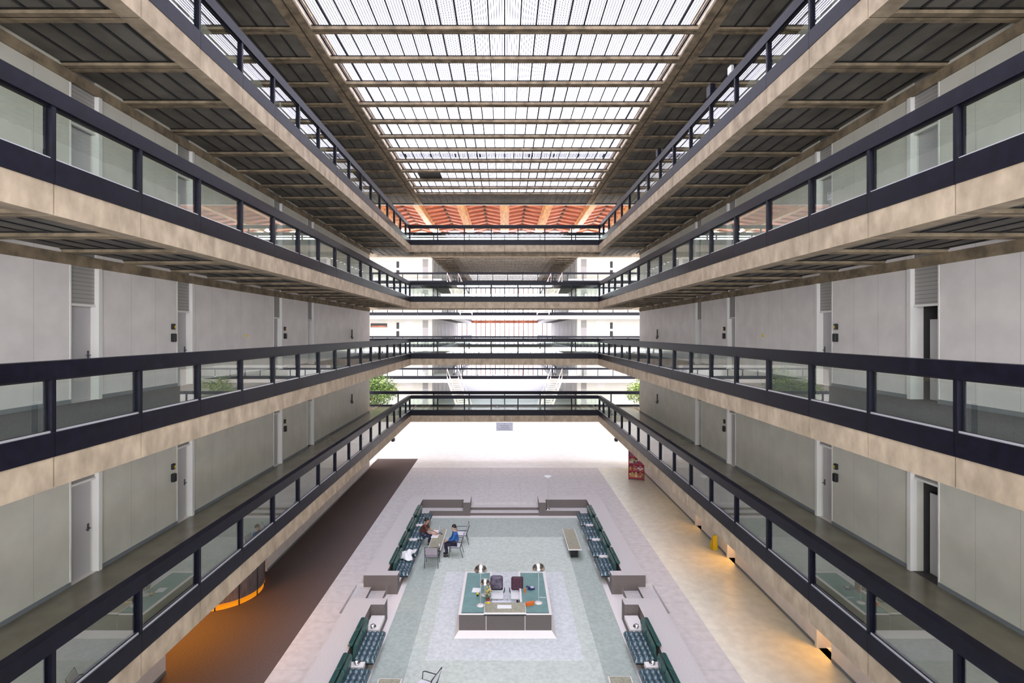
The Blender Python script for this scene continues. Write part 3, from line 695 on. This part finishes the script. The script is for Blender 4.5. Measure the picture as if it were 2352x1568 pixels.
def make_sofa():
    t=thing('tufted_sofa','','sofa',(0,0,0))
    fr=MB(); fr.box(-.28,.28,-.73,.73,.0,.035); fr.build('base_frame',M['steel_black'],t)
    for y in (-.365,.365):
        inst(seat_me,'seat_cushion',t,(0,y,.035))
        bm=tuft(.52,.72,.10,3,3,.02)
        R=Matrix.Translation((-.30,y,.28))@Matrix.Rotation(PI/2+.12,4,'Y')
        bm.v=[tuple(R@Vector((-p[0],p[1],p[2]))) for p in bm.v]
        # rolled top
        bk=bm.build('back_cushion',M['vinyl_b'],t,smooth=True)
        MB().rbox(-.445,-.305,y-.36,y+.36,.49,.585,.03).build('headrest_roll',M['vinyl_b'],bk)
    t['group']='dark green tufted sofas around the sunken lounge'
    return t
sofa0=make_sofa(); used=False
pos4=[(26.63,'farthest of four'),(24.83,'second farthest of four'),(23.03,'third farthest of four'),(21.24,'nearest of four')]
first=True
for sd,s in SG.items():
    lst=[(y,f'green tufted sofa on the {sd} beyond the steps, {p}') for y,p in pos4]
    lst+=[(15.83,f'dark green tufted two-seat sofa on the {sd} side just in front of the side steps'),(14.0,f'dark green tufted two-seat sofa on the {sd} side cut by the bottom of the photo'),(12.2,f'dark green sofa on the {sd} side, nearest and out of view')][:2]
    for y,l in lst:
        loc=(s*4.0,y,LED); rz=0 if s<0 else PI
        if first: sofa0.location=loc; sofa0['label']=l; first=False
        else: copy_tree(sofa0,None,loc,rz,l)
# ashtrays
def ashtray(x,y,label):
    t=thing('ashtray',label,'ashtray',(x,y,LED+.13),0,'chrome ashtrays on the bench ledge')
    MB().lathe([(0,0),(.07,0),(.085,.05),(.075,.05),(.06,.015),(0,.015)],16).build('bowl',M['chrome'],t,smooth=True)
    MB().tube([(-.085,0,.04),(-.07,0,.10),(0,0,.13),(.07,0,.10),(.085,0,.04)],.010,6).build('handle',M['chair_metal'],t)
for sd,s in SG.items():
    ashtray(s*4.12,16.75,f'small chrome ashtray on the bench ledge by the {sd} side steps'); ashtray(s*4.12,14.92,f'small chrome ashtray in the gap between the two nearest {sd} sofas')

for sd,s in SG.items():
    for (a,c,w_) in ((25.61,25.87,'farthest gap between the'),(23.81,24.07,'middle gap between the'),(22.02,22.26,'nearest gap between the'),(14.80,15.04,'gap between the two near')):
        tag(MB().rbox(-.22,.22,-(c-a)/2,(c-a)/2,0,.13,.01).build('side_ledge',M['white_rim'],None,(s*4.14,(a+c)/2,LED)),f'white stone side ledge in the {w_} {sd} sofas','ledge')
    tag(MB().rbox(-.22,.22,-.42,.42,0,.13,.01).build('side_ledge',M['white_rim'],None,(s*4.14,17.08,LED)),f'long white stone side ledge next to the {sd} side steps','ledge')
# white jacket thrown on the sofa
def cloth(name,label,cx,cy,cz,w,d,h,seed,m,cat='jacket'):
    rnd=random.Random(seed); N=14; vs=[]; ph=[rnd.uniform(0,6) for _ in range(6)]
    for j in range(N+1):
        for i in range(N+1):
            u=i/N-.5; v=j/N-.5; r=math.hypot(u,v)*2
            z=h*max(0,1-r*r)*(.6+.4*math.sin(7*u+ph[0])*math.cos(6*v+ph[1]))+.02*math.sin(19*u+ph[2])+.02*math.sin(17*v+ph[3])+.03
            k=1+.25*math.sin(3*math.atan2(v,u)+ph[4])
            vs.append((u*w*k,v*d*k,max(.01,z)))
    m_=MB(); m_.add(vs,[(j*(N+1)+i,j*(N+1)+i+1,(j+1)*(N+1)+i+1,(j+1)*(N+1)+i) for j in range(N) for i in range(N)])
    o=m_.build(name,m,None,(cx,cy,cz),smooth=True); md=o.modifiers.new('thick','SOLIDIFY'); md.thickness=.02; return tag(o,label,cat)
cloth('jacket','crumpled white jacket lying across the two nearest of the four far left sofas',-4.05,22.05,LED+.20,.60,.85,.26,2,M['white'])

# ------------------------------------------------------------------ armchairs
def make_chair(sl,loc,rz,label):
    """faces +y in local space, seat .44 high"""
    t=thing('armchair',label,'chair',loc,rz,'metal armchairs in the lounge')
    W=.27
    N=8; s=MB(); prof=[(.24,.44),(.0,.42),(-.20,.43)]
    s.add([(-.25,.24,.45),(.25,.24,.45),(.25,-.2,.42),(-.25,-.2,.42),(-.25,.24,.42),(.25,.24,.42),(.25,-.2,.39),(-.25,-.2,.39)],[(3,2,1,0),(4,5,6,7),(0,1,5,4),(1,2,6,5),(2,3,7,6),(3,0,4,7)]); s.build('seat',M[sl],t)
    b=MB(); b.add([(-.25,-.20,.50),(.25,-.20,.50),(.25,-.33,.84),(-.25,-.33,.84),(-.25,-.23,.50),(.25,-.23,.50),(.25,-.36,.84),(-.25,-.36,.84)],[(3,2,1,0),(4,5,6,7),(0,1,5,4),(1,2,6,5),(2,3,7,6),(3,0,4,7)]); bk=b.build('backrest',M[sl],t)
    fr=MB(); fr.tube([(-W,-.215,.44),(-W,-.35,.87),(W,-.35,.87),(W,-.215,.44)],.016,6); fr.tube([(-W,-.22,.50),(W,-.22,.50)],.014,6); fr.build('back_frame',M['chair_metal'],t)
    sf=MB(); sf.tube([(-W,.24,.43),(-W,-.22,.42),(W,-.22,.42),(W,.24,.43),(-W,.24,.43)],.014,6); sf.build('seat_frame',M['chair_metal'],t)
    for q in (-1,1):
        MB().tube([(q*W,.23,.43),(q*(W+.01),.26,.0)],.013,6).build('leg',M['chair_metal'],t)
        MB().tube([(q*W,-.2,.43),(q*(W+.01),-.33,.0)],.013,6).build('leg',M['chair_metal'],t)
        MB().tube([(q*W,.22,.43),(q*W,.20,.64),(q*W,.14,.665),(q*W,-.28,.65)],.014,6).build('armrest',M['chair_metal'],t)
    return t
PF=PIT+.014
make_chair('sling_grey',(-3.0,22.15,PF),0,'lilac-grey armchair at the near end of the left table, back to the camera')
make_chair('sling',(-2.12,23.15,PF),PI/2,'white sling armchair under the man in the blue shirt')
make_chair('sling',(-1.98,24.5,PF),PI/2+.1,'empty white sling armchair behind the man in the blue shirt')
xx,yy=on(975,1600,PF)
make_chair('sling',(xx+.05,13.85,PF),PI/2-.35,'white sling armchair at the bottom edge of the photo')

# ------------------------------------------------------------------ low tables
def table(x0,x1,y0,y1,label):
    cx,cy=(x0+x1)/2,(y0+y1)/2; t=thing('lounge_table',label,'table',(cx,cy,PF),0,'long low stone tables'); w,d=(x1-x0)/2,(y1-y0)/2
    MB().rbox(-w,w,-d,d,.40,.44,.008).build('tabletop',M['white_rim'],t); MB().box(-w+.03,w-.03,-d+.03,d-.03,.4401,.446).build('granite_inlay',M['desk_top_olive'],t)
    MB().box(-w+.14,w-.14,-d+.25,-d+.75,0,.40).build('pedestal',M['mull'],t); MB().box(-w+.14,w-.14,d-.75,d-.25,0,.40).build('pedestal',M['mull'],t)
table(-3.28,-2.70,22.65,25.05,'long olive stone table between the two seated men')
table(2.70,3.28,22.65,25.05,'long empty olive stone table on the right of the lounge')
table(2.76,3.38,12.2,14.3,'olive stone table cut by the bottom edge, right side')
table(-3.35,-2.72,12.2,14.2,'olive stone table cut by the bottom edge, left side')
TT=PF+.446
def sheet(px,py,z,w,d,rz,label,m='white',name='paper_sheet',t=.006):
    x,y=on(px,py,z); return tag(MB().box(-w/2,w/2,-d/2,d/2,0,t).build(name,M[m],None,(x,y,z),rz=rz),label,'paper')
sheet(1001,1221,TT,.30,.42,.1,'white paper lying on the left table near the seated men, farther one')
sheet(999,1231,TT,.30,.40,-.08,'white paper lying on the left table near the seated men, nearer one')
x,y=on(1009,1222,TT); t=thing('water_bottle','clear white bottle standing on the left table among the papers','bottle',(x,y,TT))
MB().lathe([(0,0),(.035,0),(.035,.16),(.014,.21),(.014,.24),(0,.24)],14).build('body',M['lav'],t,smooth=True); MB().lathe([(0,.24),(.017,.24),(.017,.265),(0,.265)],12).build('cap',M['white'],t)
x,y=on(1009,1256,TT); t=thing('drinking_glass','clear drinking glass near the close end of the left table','glass',(x,y,TT))
MB().lathe([(0,0),(.03,0),(.036,.13),(.033,.13),(.027,.01),(0,.01)],14).build('body',M['lav'],t,smooth=True)
x,y=on(1010,1226,TT); t=thing('headphones','dark blue headphones lying on the left table','headphones',(x,y,TT))
MB().tube([(.09*math.cos(a),.09*math.sin(a),.02) for a in [PI*k/8-.4 for k in range(10)]],.014,6).build('band',M['navy'],t)
MB().lathe([(0,0),(.035,0),(.035,.03),(0,.03)],12,(.09,-.04,0)).build('ear_cup',M['navy'],t)

# ------------------------------------------------------------------ reception desk
DY0,DY1=16.97,19.95; DT=.32       # rim height above ground floor level
dz=DT-PF
desk=thing('reception_desk','low U-shaped granite reception desk with teal tops in the middle of the lounge','desk',(0.02,DY0,PIT+.022)); H=DT-(PIT+.022); L=DY1-DY0
bw=MB()
for (a,c) in ((-1.47,-.62),(-.60,.62),(.64,1.47)): bw.box(a,c,0,.1,.16,H-.03)
for s in (-1,1): bw.box(s*1.47,s*1.37,.1,L,.16,H-.03); bw.box(s*1.37,s*.5,L-.1,L,.16,H-.03); bw.box(s*.5,s*.58,.75,L-.1,.0,H-.03)
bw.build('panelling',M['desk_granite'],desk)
jb=MB(); jb.box(-.625,-.595,.02,.09,.16,H-.03); jb.box(.615,.645,.02,.09,.16,H-.03); jb.build('joint',M['white_rim'],desk)
pl=MB(); o1,i1=1.62,1.47
pl.add([(-o1,-.16,0),(o1,-.16,0),(i1,0,.17),(-i1,0,.17)],[(0,1,2,3)]); 
pl.add([(-i1,L,.17),(-i1,0,.17),(-o1,-.16,0),(-o1,L+.1,0)],[(3,2,1,0)][::1]); pl.add([(i1,0,.17),(i1,L,.17),(o1,L+.1,0),(o1,-.16,0)],[(0,1,2,3)])
pl.add([(-o1,L+.1,0),(-i1,L,.17),(i1,L,.17),(o1,L+.1,0)],[(0,1,2,3)][:0])
pl.box(-1.46,1.46,.01,.09,0,.16); pl.build('plinth',M['white_rim'],desk)
rm=MB()
rm.box(-1.49,-.66,-.015,.03,H-.03,H); rm.box(.66,1.49,-.015,.03,H-.03,H)
for s in (-1,1): rm.box(s*1.49,s*1.40,.03,L+.02,H-.03,H); rm.box(s*1.40,s*.49,L-.06,L+.02,H-.03,H); rm.box(s*.56,s*.49,.75,L-.06,H-.03,H)
rm.build('rim',M['white_rim'],desk)
tp=MB()
for s in (-1,1): tp.box(s*1.398,s*.562,.11,L-.062,H-.06,H-.012)
tp.box(-.56,.56,.11,.72,H-.06,H-.012)
tp.build('teal_top',M['teal'],desk)
ct=MB(); ct.box(-.68,.66,-.04,.60,H+.0,H+.05,1); ct.box(-.665,.645,-.025,.585,H+.05,H+.058,0); ct.build('counter',[M['desk_top_olive'],M['white_rim']],desk)
ds=MB(); ds.box(-.68,.66,-.035,-.0,H-.05,H); ds.build('counter_lip',M['mull'],desk)
DZ=DT-.012; CZ=DT+.058
# things on the desk
def dome_lamp(px,py,h,rd,label,lean=(0,0)):
    x,y=on(px,py,DZ); t=thing('dome_lamp',label,'lamp',(x,y,DZ),0,'chrome dome lamps on the reception desk')
    MB().lathe([(0,0),(.13,0),(.13,.015),(.03,.035),(0,.035)],24).build('base',M['white_rim'],t,smooth=True)
    MB().tube([(0,0,.03),(lean[0]*.5,lean[1]*.5,h*.5),(lean[0],lean[1],h)],.012,8).build('pole',M['alu'],t)
    prof=[(rd*math.sin(a),rd*.82*math.cos(a)) for a in [PI*.5*k/9*1.12 for k in range(10)]]
    MB().lathe(prof,28,(lean[0],lean[1],h-.04)).build('shade',M['chrome'],t,smooth=True)
    return t
dome_lamp(1237,1384,1.18,.21,'tall chrome dome lamp on the right wing of the reception desk')
dome_lamp(1104,1390,1.20,.21,'tall chrome dome lamp on the left wing of the reception desk')
dome_lamp(1114,1366,.44,.18,'short chrome dome lamp beside the flowers on the left of the desk')
def desk_xy(px,py,z=None): return on(px,py,DZ if z is None else z)
sheet(1094,1355,DZ,.28,.32,-.1,'white sheet on the left teal desk top')
sheet(1158.5,1393,CZ,.46,.22,0,'white sheet in the middle of the raised counter')
x,y=desk_xy(1151,1380); tag(MB().rbox(-.32,.32,-.05,.05,0,.08,.015).build('desk_organizer',M['lav'],None,(x,18.0-.38+.02,DZ)),'pale lavender narrow tray behind the raised counter','tray')
x,y=desk_xy(1121,1381); t=thing('potted_plant','green and yellow flowers in a red pot on the left of the desk','plant',(x,y,DZ))
MB().lathe([(0,0),(.05,0),(.065,.10),(.055,.10),(0,.08)],14).build('pot',M['red'],t,smooth=True)
rnd=random.Random(9); lf=MB()
for k in range(110):
    a=rnd.uniform(0,2*PI); r_=rnd.uniform(0,.11); z=rnd.uniform(.08,.42); p=Vector((r_*math.cos(a),r_*math.sin(a),z)); e=Vector((math.cos(a),math.sin(a),rnd.uniform(-.3,.9))).normalized(); g=e.cross(Vector((0,0,1))).normalized()
    L_=.07; lf.add([p,p+e*L_*.5+g*.02,p+e*L_,p+e*L_*.5-g*.02],[(0,1,2,3)],1 if z>.32 else 0)
lf.build('foliage',[M['leaf'],M['yellow']],t)
x,y=desk_xy(1121.5,1389); t=thing('fruit_bowl','white bowl of yellow fruit on the desk left of the counter','bowl',(x-.005,y,DZ+.0))
MB().lathe([(0,0),(.05,0),(.11,.05),(.115,.07),(.105,.065),(.045,.012),(0,.012)],22).build('bowl',M['white'],t,smooth=True)
for q in range(3):
    bn=MB().tube([(-.07,-.03+.03*q,.06),(0,-.045+.03*q,.05),(.07,-.02+.03*q,.065)],[.012,.02,.008],8).build('banana',M['yellow'],None,(x,y,DZ+.02),smooth=True); tag(bn,'yellow banana lying in the white bowl on the desk','fruit','bananas in the white bowl')
x,y=desk_xy(1097,1368); t=thing('yellow_cup','dark cup with a yellow top on the left desk wing','cup',(x,y,DZ)); MB().lathe([(0,0),(.035,0),(.042,.06),(0,.06)],14).build('body',M['mull'],t); MB().lathe([(0,.06),(.046,.06),(.04,.10),(0,.11)],14).build('top',M['yellow'],t,smooth=True)
x,y=desk_xy(1221,1352); t=thing('desk_telephone','navy desk telephone on the right teal desk top','telephone',(x,y,DZ),.3)
MB().rbox(-.10,.10,-.10,.10,0,.06,.02).build('body',M['navy'],t); MB().tube([(-.16,-.09,.05),(-.13,-.03,.09),(-.13,.06,.09),(-.16,.10,.05)],.022,8).build('handset',M['navy'],t)
MB().box(-.04,.07,-.07,.06,.061,.068).build('keypad',M['lav'],t)
x,y=desk_xy(1217,1389); t=thing('orange_box','small tilted orange box on the right of the counter','box',(x,y,DZ),.35); MB().rbox(-.14,.14,-.06,.06,0,.10,.008).build('body',M['orange'],t); MB().box(-.145,.145,-.065,.0,.08,.105).build('lid',M['orange'],t)
x,y=desk_xy(1245,1372); tag(MB().rbox(-.13,.13,-.015,.015,0,.02,.004).build('ruler',M['lav'],None,(x,y,DZ),rz=-.05),'pale ruler on the right desk wing behind the tall lamp','ruler')
x,y=desk_xy(1165,1376); t=thing('desk_microphone','small silver gooseneck microphone behind the counter','microphone',(.09,17.62,DZ))
MB().lathe([(0,0),(.05,0),(.04,.02),(0,.025)],14).build('base',M['mull'],t); MB().tube([(0,0,.02),(.02,0,.12),(-.02,-.02,.2)],.008,6).build('neck',M['chrome'],t); MB().tube([(-.02,-.02,.2),(-.05,-.04,.25)],.025,8).build('head',M['lav'],t)
# two desk chairs facing the counter
def desk_chair(x,y,m,label,z=PIT+.022):
    t=thing('desk_chair',label,'chair',(x,y,z),0,'desk chairs inside the reception desk')
    MB().rbox(-.24,.24,-.24,.22,.50,.58,.03).build('seat',M['white'],t)
    bk=MB().rbox(-.21,.21,.20,.30,.62,1.08,.04,M=None).build('backrest',M[m],t)
    MB().tube([(0,0,.06),(0,0,.5)],.03,8).build('column',M['chair_metal'],t)
    ba=MB()
    for k in range(5):
        a=2*PI*k/5; ba.tube([(0,0,.07),(.26*math.cos(a),.26*math.sin(a),.05)],.018,6)
    ba.build('star_base',M['chair_metal'],t)
    for k in range(5):
        a=2*PI*k/5; MB().lathe([(0,0),(.03,0),(.03,.05),(0,.05)],10,(.26*math.cos(a),.26*math.sin(a),0)).build('castor',M['mull'],t)
    for q in (-1,1): MB().tube([(q*.24,.18,.54),(q*.27,.16,.74),(q*.27,-.1,.74)],.014,6).build('armrest',M['chair_metal'],t)
    return t
desk_chair(-.27,18.45,'mull','black desk chair with a jacket over its back, left one behind the counter')
desk_chair(.44,18.45,'maroon','maroon-backed desk chair with white seat, right one behind the counter')
jk=MB().rbox(-.235,.215,.16,.34,.68,1.11,.05).build('draped_jacket',M['jacket'],None,(-.27,18.45,PIT+.022)); tag(jk,'purple-grey jacket draped over the left desk chair','jacket')
t=tag(MB().rbox(-.03,.03,-.05,.05,0,.26,.02).build('orange_bag',M['orange'],None,(.70,18.38,PIT+.6)),'small orange bag hanging on the right desk chair','bag')

# torchiere floor lamp at the far bench
t=thing('floor_lamp','slim white uplighter floor lamp standing at the far bench right of the steps','lamp',(2.30,28.42,LED))
MB().lathe([(0,0),(.12,0),(.12,.02),(.02,.04),(0,.04)],18).build('base',M['chrome'],t,smooth=True)
MB().tube([(0,0,.03),(0,0,1.66)],.011,8).build('pole',M['alu'],t)
MB().lathe([(.02,1.60),(.08,1.66),(.20,1.76),(.195,1.765),(.07,1.68),(0,1.64)],24).build('lamp_shade',M['white'],t,smooth=True)

# ------------------------------------------------------------------ people
def skin(points,edges,radii,sub=1,root=0):
    me=bpy.data.meshes.new('tmp'); me.from_pydata([tuple(p) for p in points],edges,[])
    o=bpy.data.objects.new('tmp',me); COL.objects.link(o)
    o.modifiers.new('skin','SKIN'); 
    if not me.skin_vertices: 
        bpy.context.view_layer.objects.active=o
    sv=me.skin_vertices[0].data
    for i,r in enumerate(radii):
        sv[i].radius=r if isinstance(r,tuple) else (r,r)
    sv[root].use_root=True
    ss=o.modifiers.new('sub','SUBSURF'); ss.levels=sub; ss.render_levels=sub
    dg=bpy.context.evaluated_depsgraph_get(); ev=o.evaluated_get(dg)
    m2=bpy.data.meshes.new_from_object(ev); out=([tuple(v.co) for v in m2.vertices],[list(p.vertices) for p in m2.polygons])
    bpy.data.objects.remove(o); bpy.data.meshes.remove(me); bpy.data.meshes.remove(m2)
    return out
class Sk:
    def __init__(s): s.p=[]; s.e=[]; s.r=[]
    def a(s,p,r,par=None):
        s.p.append(Vector(p)); s.r.append(r); i=len(s.p)-1
        if par is not None: s.e.append((par,i))
        return i
def person(name,label,loc,rz,lean,skinm,topm,legm,long_sleeve,wr,seat=.46,knee_x=.44,foot_x=.40,head_turn=0,collar=None):
    """seated, faces local +x; wr = wrists [(x,y,z) left,right]"""
    t=thing(name,label,'person',loc,rz)
    hip=Vector((0,0,seat+.10)); d=Vector((math.sin(lean),0,math.cos(lean)))
    waist=hip+d*.16; chest=hip+d*.34; sh=hip+d*.46; neck=hip+d*.53+Vector((.01,0,0)); hd=neck+Vector((.035,0,.07)); crown=neck+Vector((.03,0,.20))
    S=Sk(); h=S.a(hip,(.13,.15)); w_=S.a(waist,(.10,.13),h); c=S.a(chest,(.11,.15),w_); s_=S.a(sh,(.08,.11),c); n=S.a(neck,.05,s_)
    hh=S.a(hd,(.075,.075),n); mid=S.a((hd+crown)/2,(.092,.082),hh); cr=S.a(crown,(.07,.065),mid)
    nose=S.a((hd+crown)/2+Vector((.108,0,-.025)),.013,mid)
    arms=[]
    for k,q in enumerate((1,-1)):
        a=S.a(sh+Vector((0,q*.17,-.02)),.055,s_); W=Vector(wr[k]); A=S.p[a]
        el=(A+W)/2+Vector((-.04,q*.08,-.10)); e=S.a(el,.042,a); wv=S.a(W,.027,e); dr=(W-el).normalized()
        pm=S.a(W+dr*.06,(.038,.020),wv); arms.append((A,el,W,dr,q))
    legs=[]
    for q in (1,-1):
        a=S.a(hip+Vector((.04,q*.09,-.02)),.085,h); kn=Vector((knee_x,q*.13,seat+.06)); k_=S.a(kn,.062,a); an=Vector((foot_x,q*.14,.09)); an_=S.a(an,.034,k_); S.a(an+Vector((.11,q*.01,-.05)),.018,an_); legs.append((kn,an,q))
    V,Fc=skin(S.p,S.e,S.r,1)
    B=MB(); B.add(V,Fc)
    for (A,el,W,dr,q) in arms:
        up=Vector((0,0,1)); side=dr.cross(up).normalized()
        for f_,off,ln in ((0,-.028,.07),(1,-.010,.085),(2,.010,.078),(3,.028,.062)):
            K=Sk(); b0=W+dr*.05+side*off; i0=K.a(b0,.0095); i1=K.a(b0+dr*(.035+ln*.45),.009,i0); i2=K.a(b0+dr*(.03+ln*.8)+Vector((0,0,-.015)),.0085,i1); K.a(b0+dr*(.02+ln)+Vector((0,0,-.035)),.0075,i2)
            v2,f2=skin(K.p,K.e,K.r,1); B.add(v2,f2)
        K=Sk(); b0=W+dr*.025-side*q*.02; i0=K.a(b0,.011); i1=K.a(b0+dr*.03-side*q*.035,.010,i0); K.a(b0+dr*.06-side*q*.045+Vector((0,0,-.01)),.0085,i1); v2,f2=skin(K.p,K.e,K.r,1); B.add(v2,f2)
    for q in (1,-1):
        K=Sk(); e0=(hd+crown)/2+Vector((-.005,q*.078,-.02)); i0=K.a(e0,.012); K.a(e0+Vector((-.01,q*.012,.03)),.012,i0); v2,f2=skin(K.p,K.e,K.r,1); B.add(v2,f2)
    body=B.build('body',skinm,t,smooth=True)
    mc=(hd+crown)/2
    for q in (1,-1): MB().lathe([(0,-.009),(.008,-.004),(.008,.004),(0,.009)],8,(mc.x+.088,q*.032,mc.z+.005)).build('eye',M['eye'],body)
    MB().tube([(mc.x+.088,-.022,mc.z-.065),(mc.x+.095,0,mc.z-.066),(mc.x+.088,.022,mc.z-.065)],.005,6).build('mouth',mat('lips',(.35,.1,.08),.5),body)
    # hair cap
    hb=MB(); prof=[(.105*math.sin(a),.115*math.cos(a)) for a in [PI*.55*k/7 for k in range(8)]]
    hb.lathe(prof,18,M=Matrix.Translation(mc+Vector((-.018,0,.028)))@Matrix.Rotation(-.35,4,'Y')@Matrix.Diagonal((1,.90,1,1))); hb.build('hair',M['hair'],t,smooth=True)
    # top
    T=Sk(); h=T.a(hip+d*.0,(.145,.165)); w_=T.a(waist,(.118,.15),h); c=T.a(chest,(.125,.165),w_); s_=T.a(sh,(.095,.125),c); T.a(sh+d*.055,(.062,.065),s_)
    for (A,el,W,dr,q) in arms:
        a=T.a(A,.07,s_)
        if long_sleeve: e=T.a(el,.055,a); T.a(el.lerp(W,.88),.038,e)
        else: T.a(A.lerp(el,.75),.062,a)
    V,Fc=skin(T.p,T.e,T.r,2); MB().add(V,Fc).build('shirt',topm,t,smooth=True)
    if collar: MB().lathe([(.062,-.02),(.058,.035),(.066,.03)],16,M=Matrix.Translation(neck+Vector((-.005,0,-.01)))).build('collar',collar,t,smooth=True)
    P=Sk(); h=P.a(hip+Vector((0,0,-.01)),(.135,.16))
    for (kn,an,q) in legs:
        a=P.a(hip+Vector((.05,q*.095,-.02)),.098,h); k_=P.a(kn,.074,a); P.a(an+Vector((0,0,.02)),.058,k_)
    V,Fc=skin(P.p,P.e,P.r,2); MB().add(V,Fc).build('trousers',legm,t,smooth=True)
    for (kn,an,q) in legs:
        K=Sk(); i0=K.a(an+Vector((-.05,0,-.03)),.058); i1=K.a(an+Vector((.06,q*.005,-.04)),.056,i0); K.a(an+Vector((.18,q*.012,-.05)),.042,i1); V,Fc=skin(K.p,K.e,K.r,2)
        MB().add([(a,b,max(c,0.0)) for a,b,c in V],Fc).build('shoe',M['shoe'],t,smooth=True)
    return t
person('person','man in a brown checked shirt sitting on a left sofa leaning over the table','', 0,0,0,0,0,0,[0,0]) if False else None
person('person','person in a brown checked shirt on a sofa, leaning forearms on the table',(-3.78,24.35,PF),-.05,.42,M['skin_a'],M['plaid'],M['denim'],False,[(.60,.10,.52),(.62,-.13,.52)],seat=.36,knee_x=.42,foot_x=.34,collar=None)
person('person','person in a blue shirt on a white chair, hands in lap',(-2.12,23.15,PF),PI+.12,.08,M['skin_b'],M['blueshirt'],M['darktr'],True,[(.34,.05,.66),(.33,-.07,.65)],seat=.44,knee_x=.46,foot_x=.36,collar=M['white'])

# ------------------------------------------------------------------ view
scene.view_settings.view_transform='Standard'; scene.view_settings.look='None'; scene.view_settings.gamma=1
scene.view_settings.use_curve_mapping=False
scene.view_settings.exposure=3.65
scene.cycles.transparent_max_bounces=24; scene.cycles.max_bounces=10; scene.cycles.diffuse_bounces=8
scene.cycles.sample_clamp_indirect=8
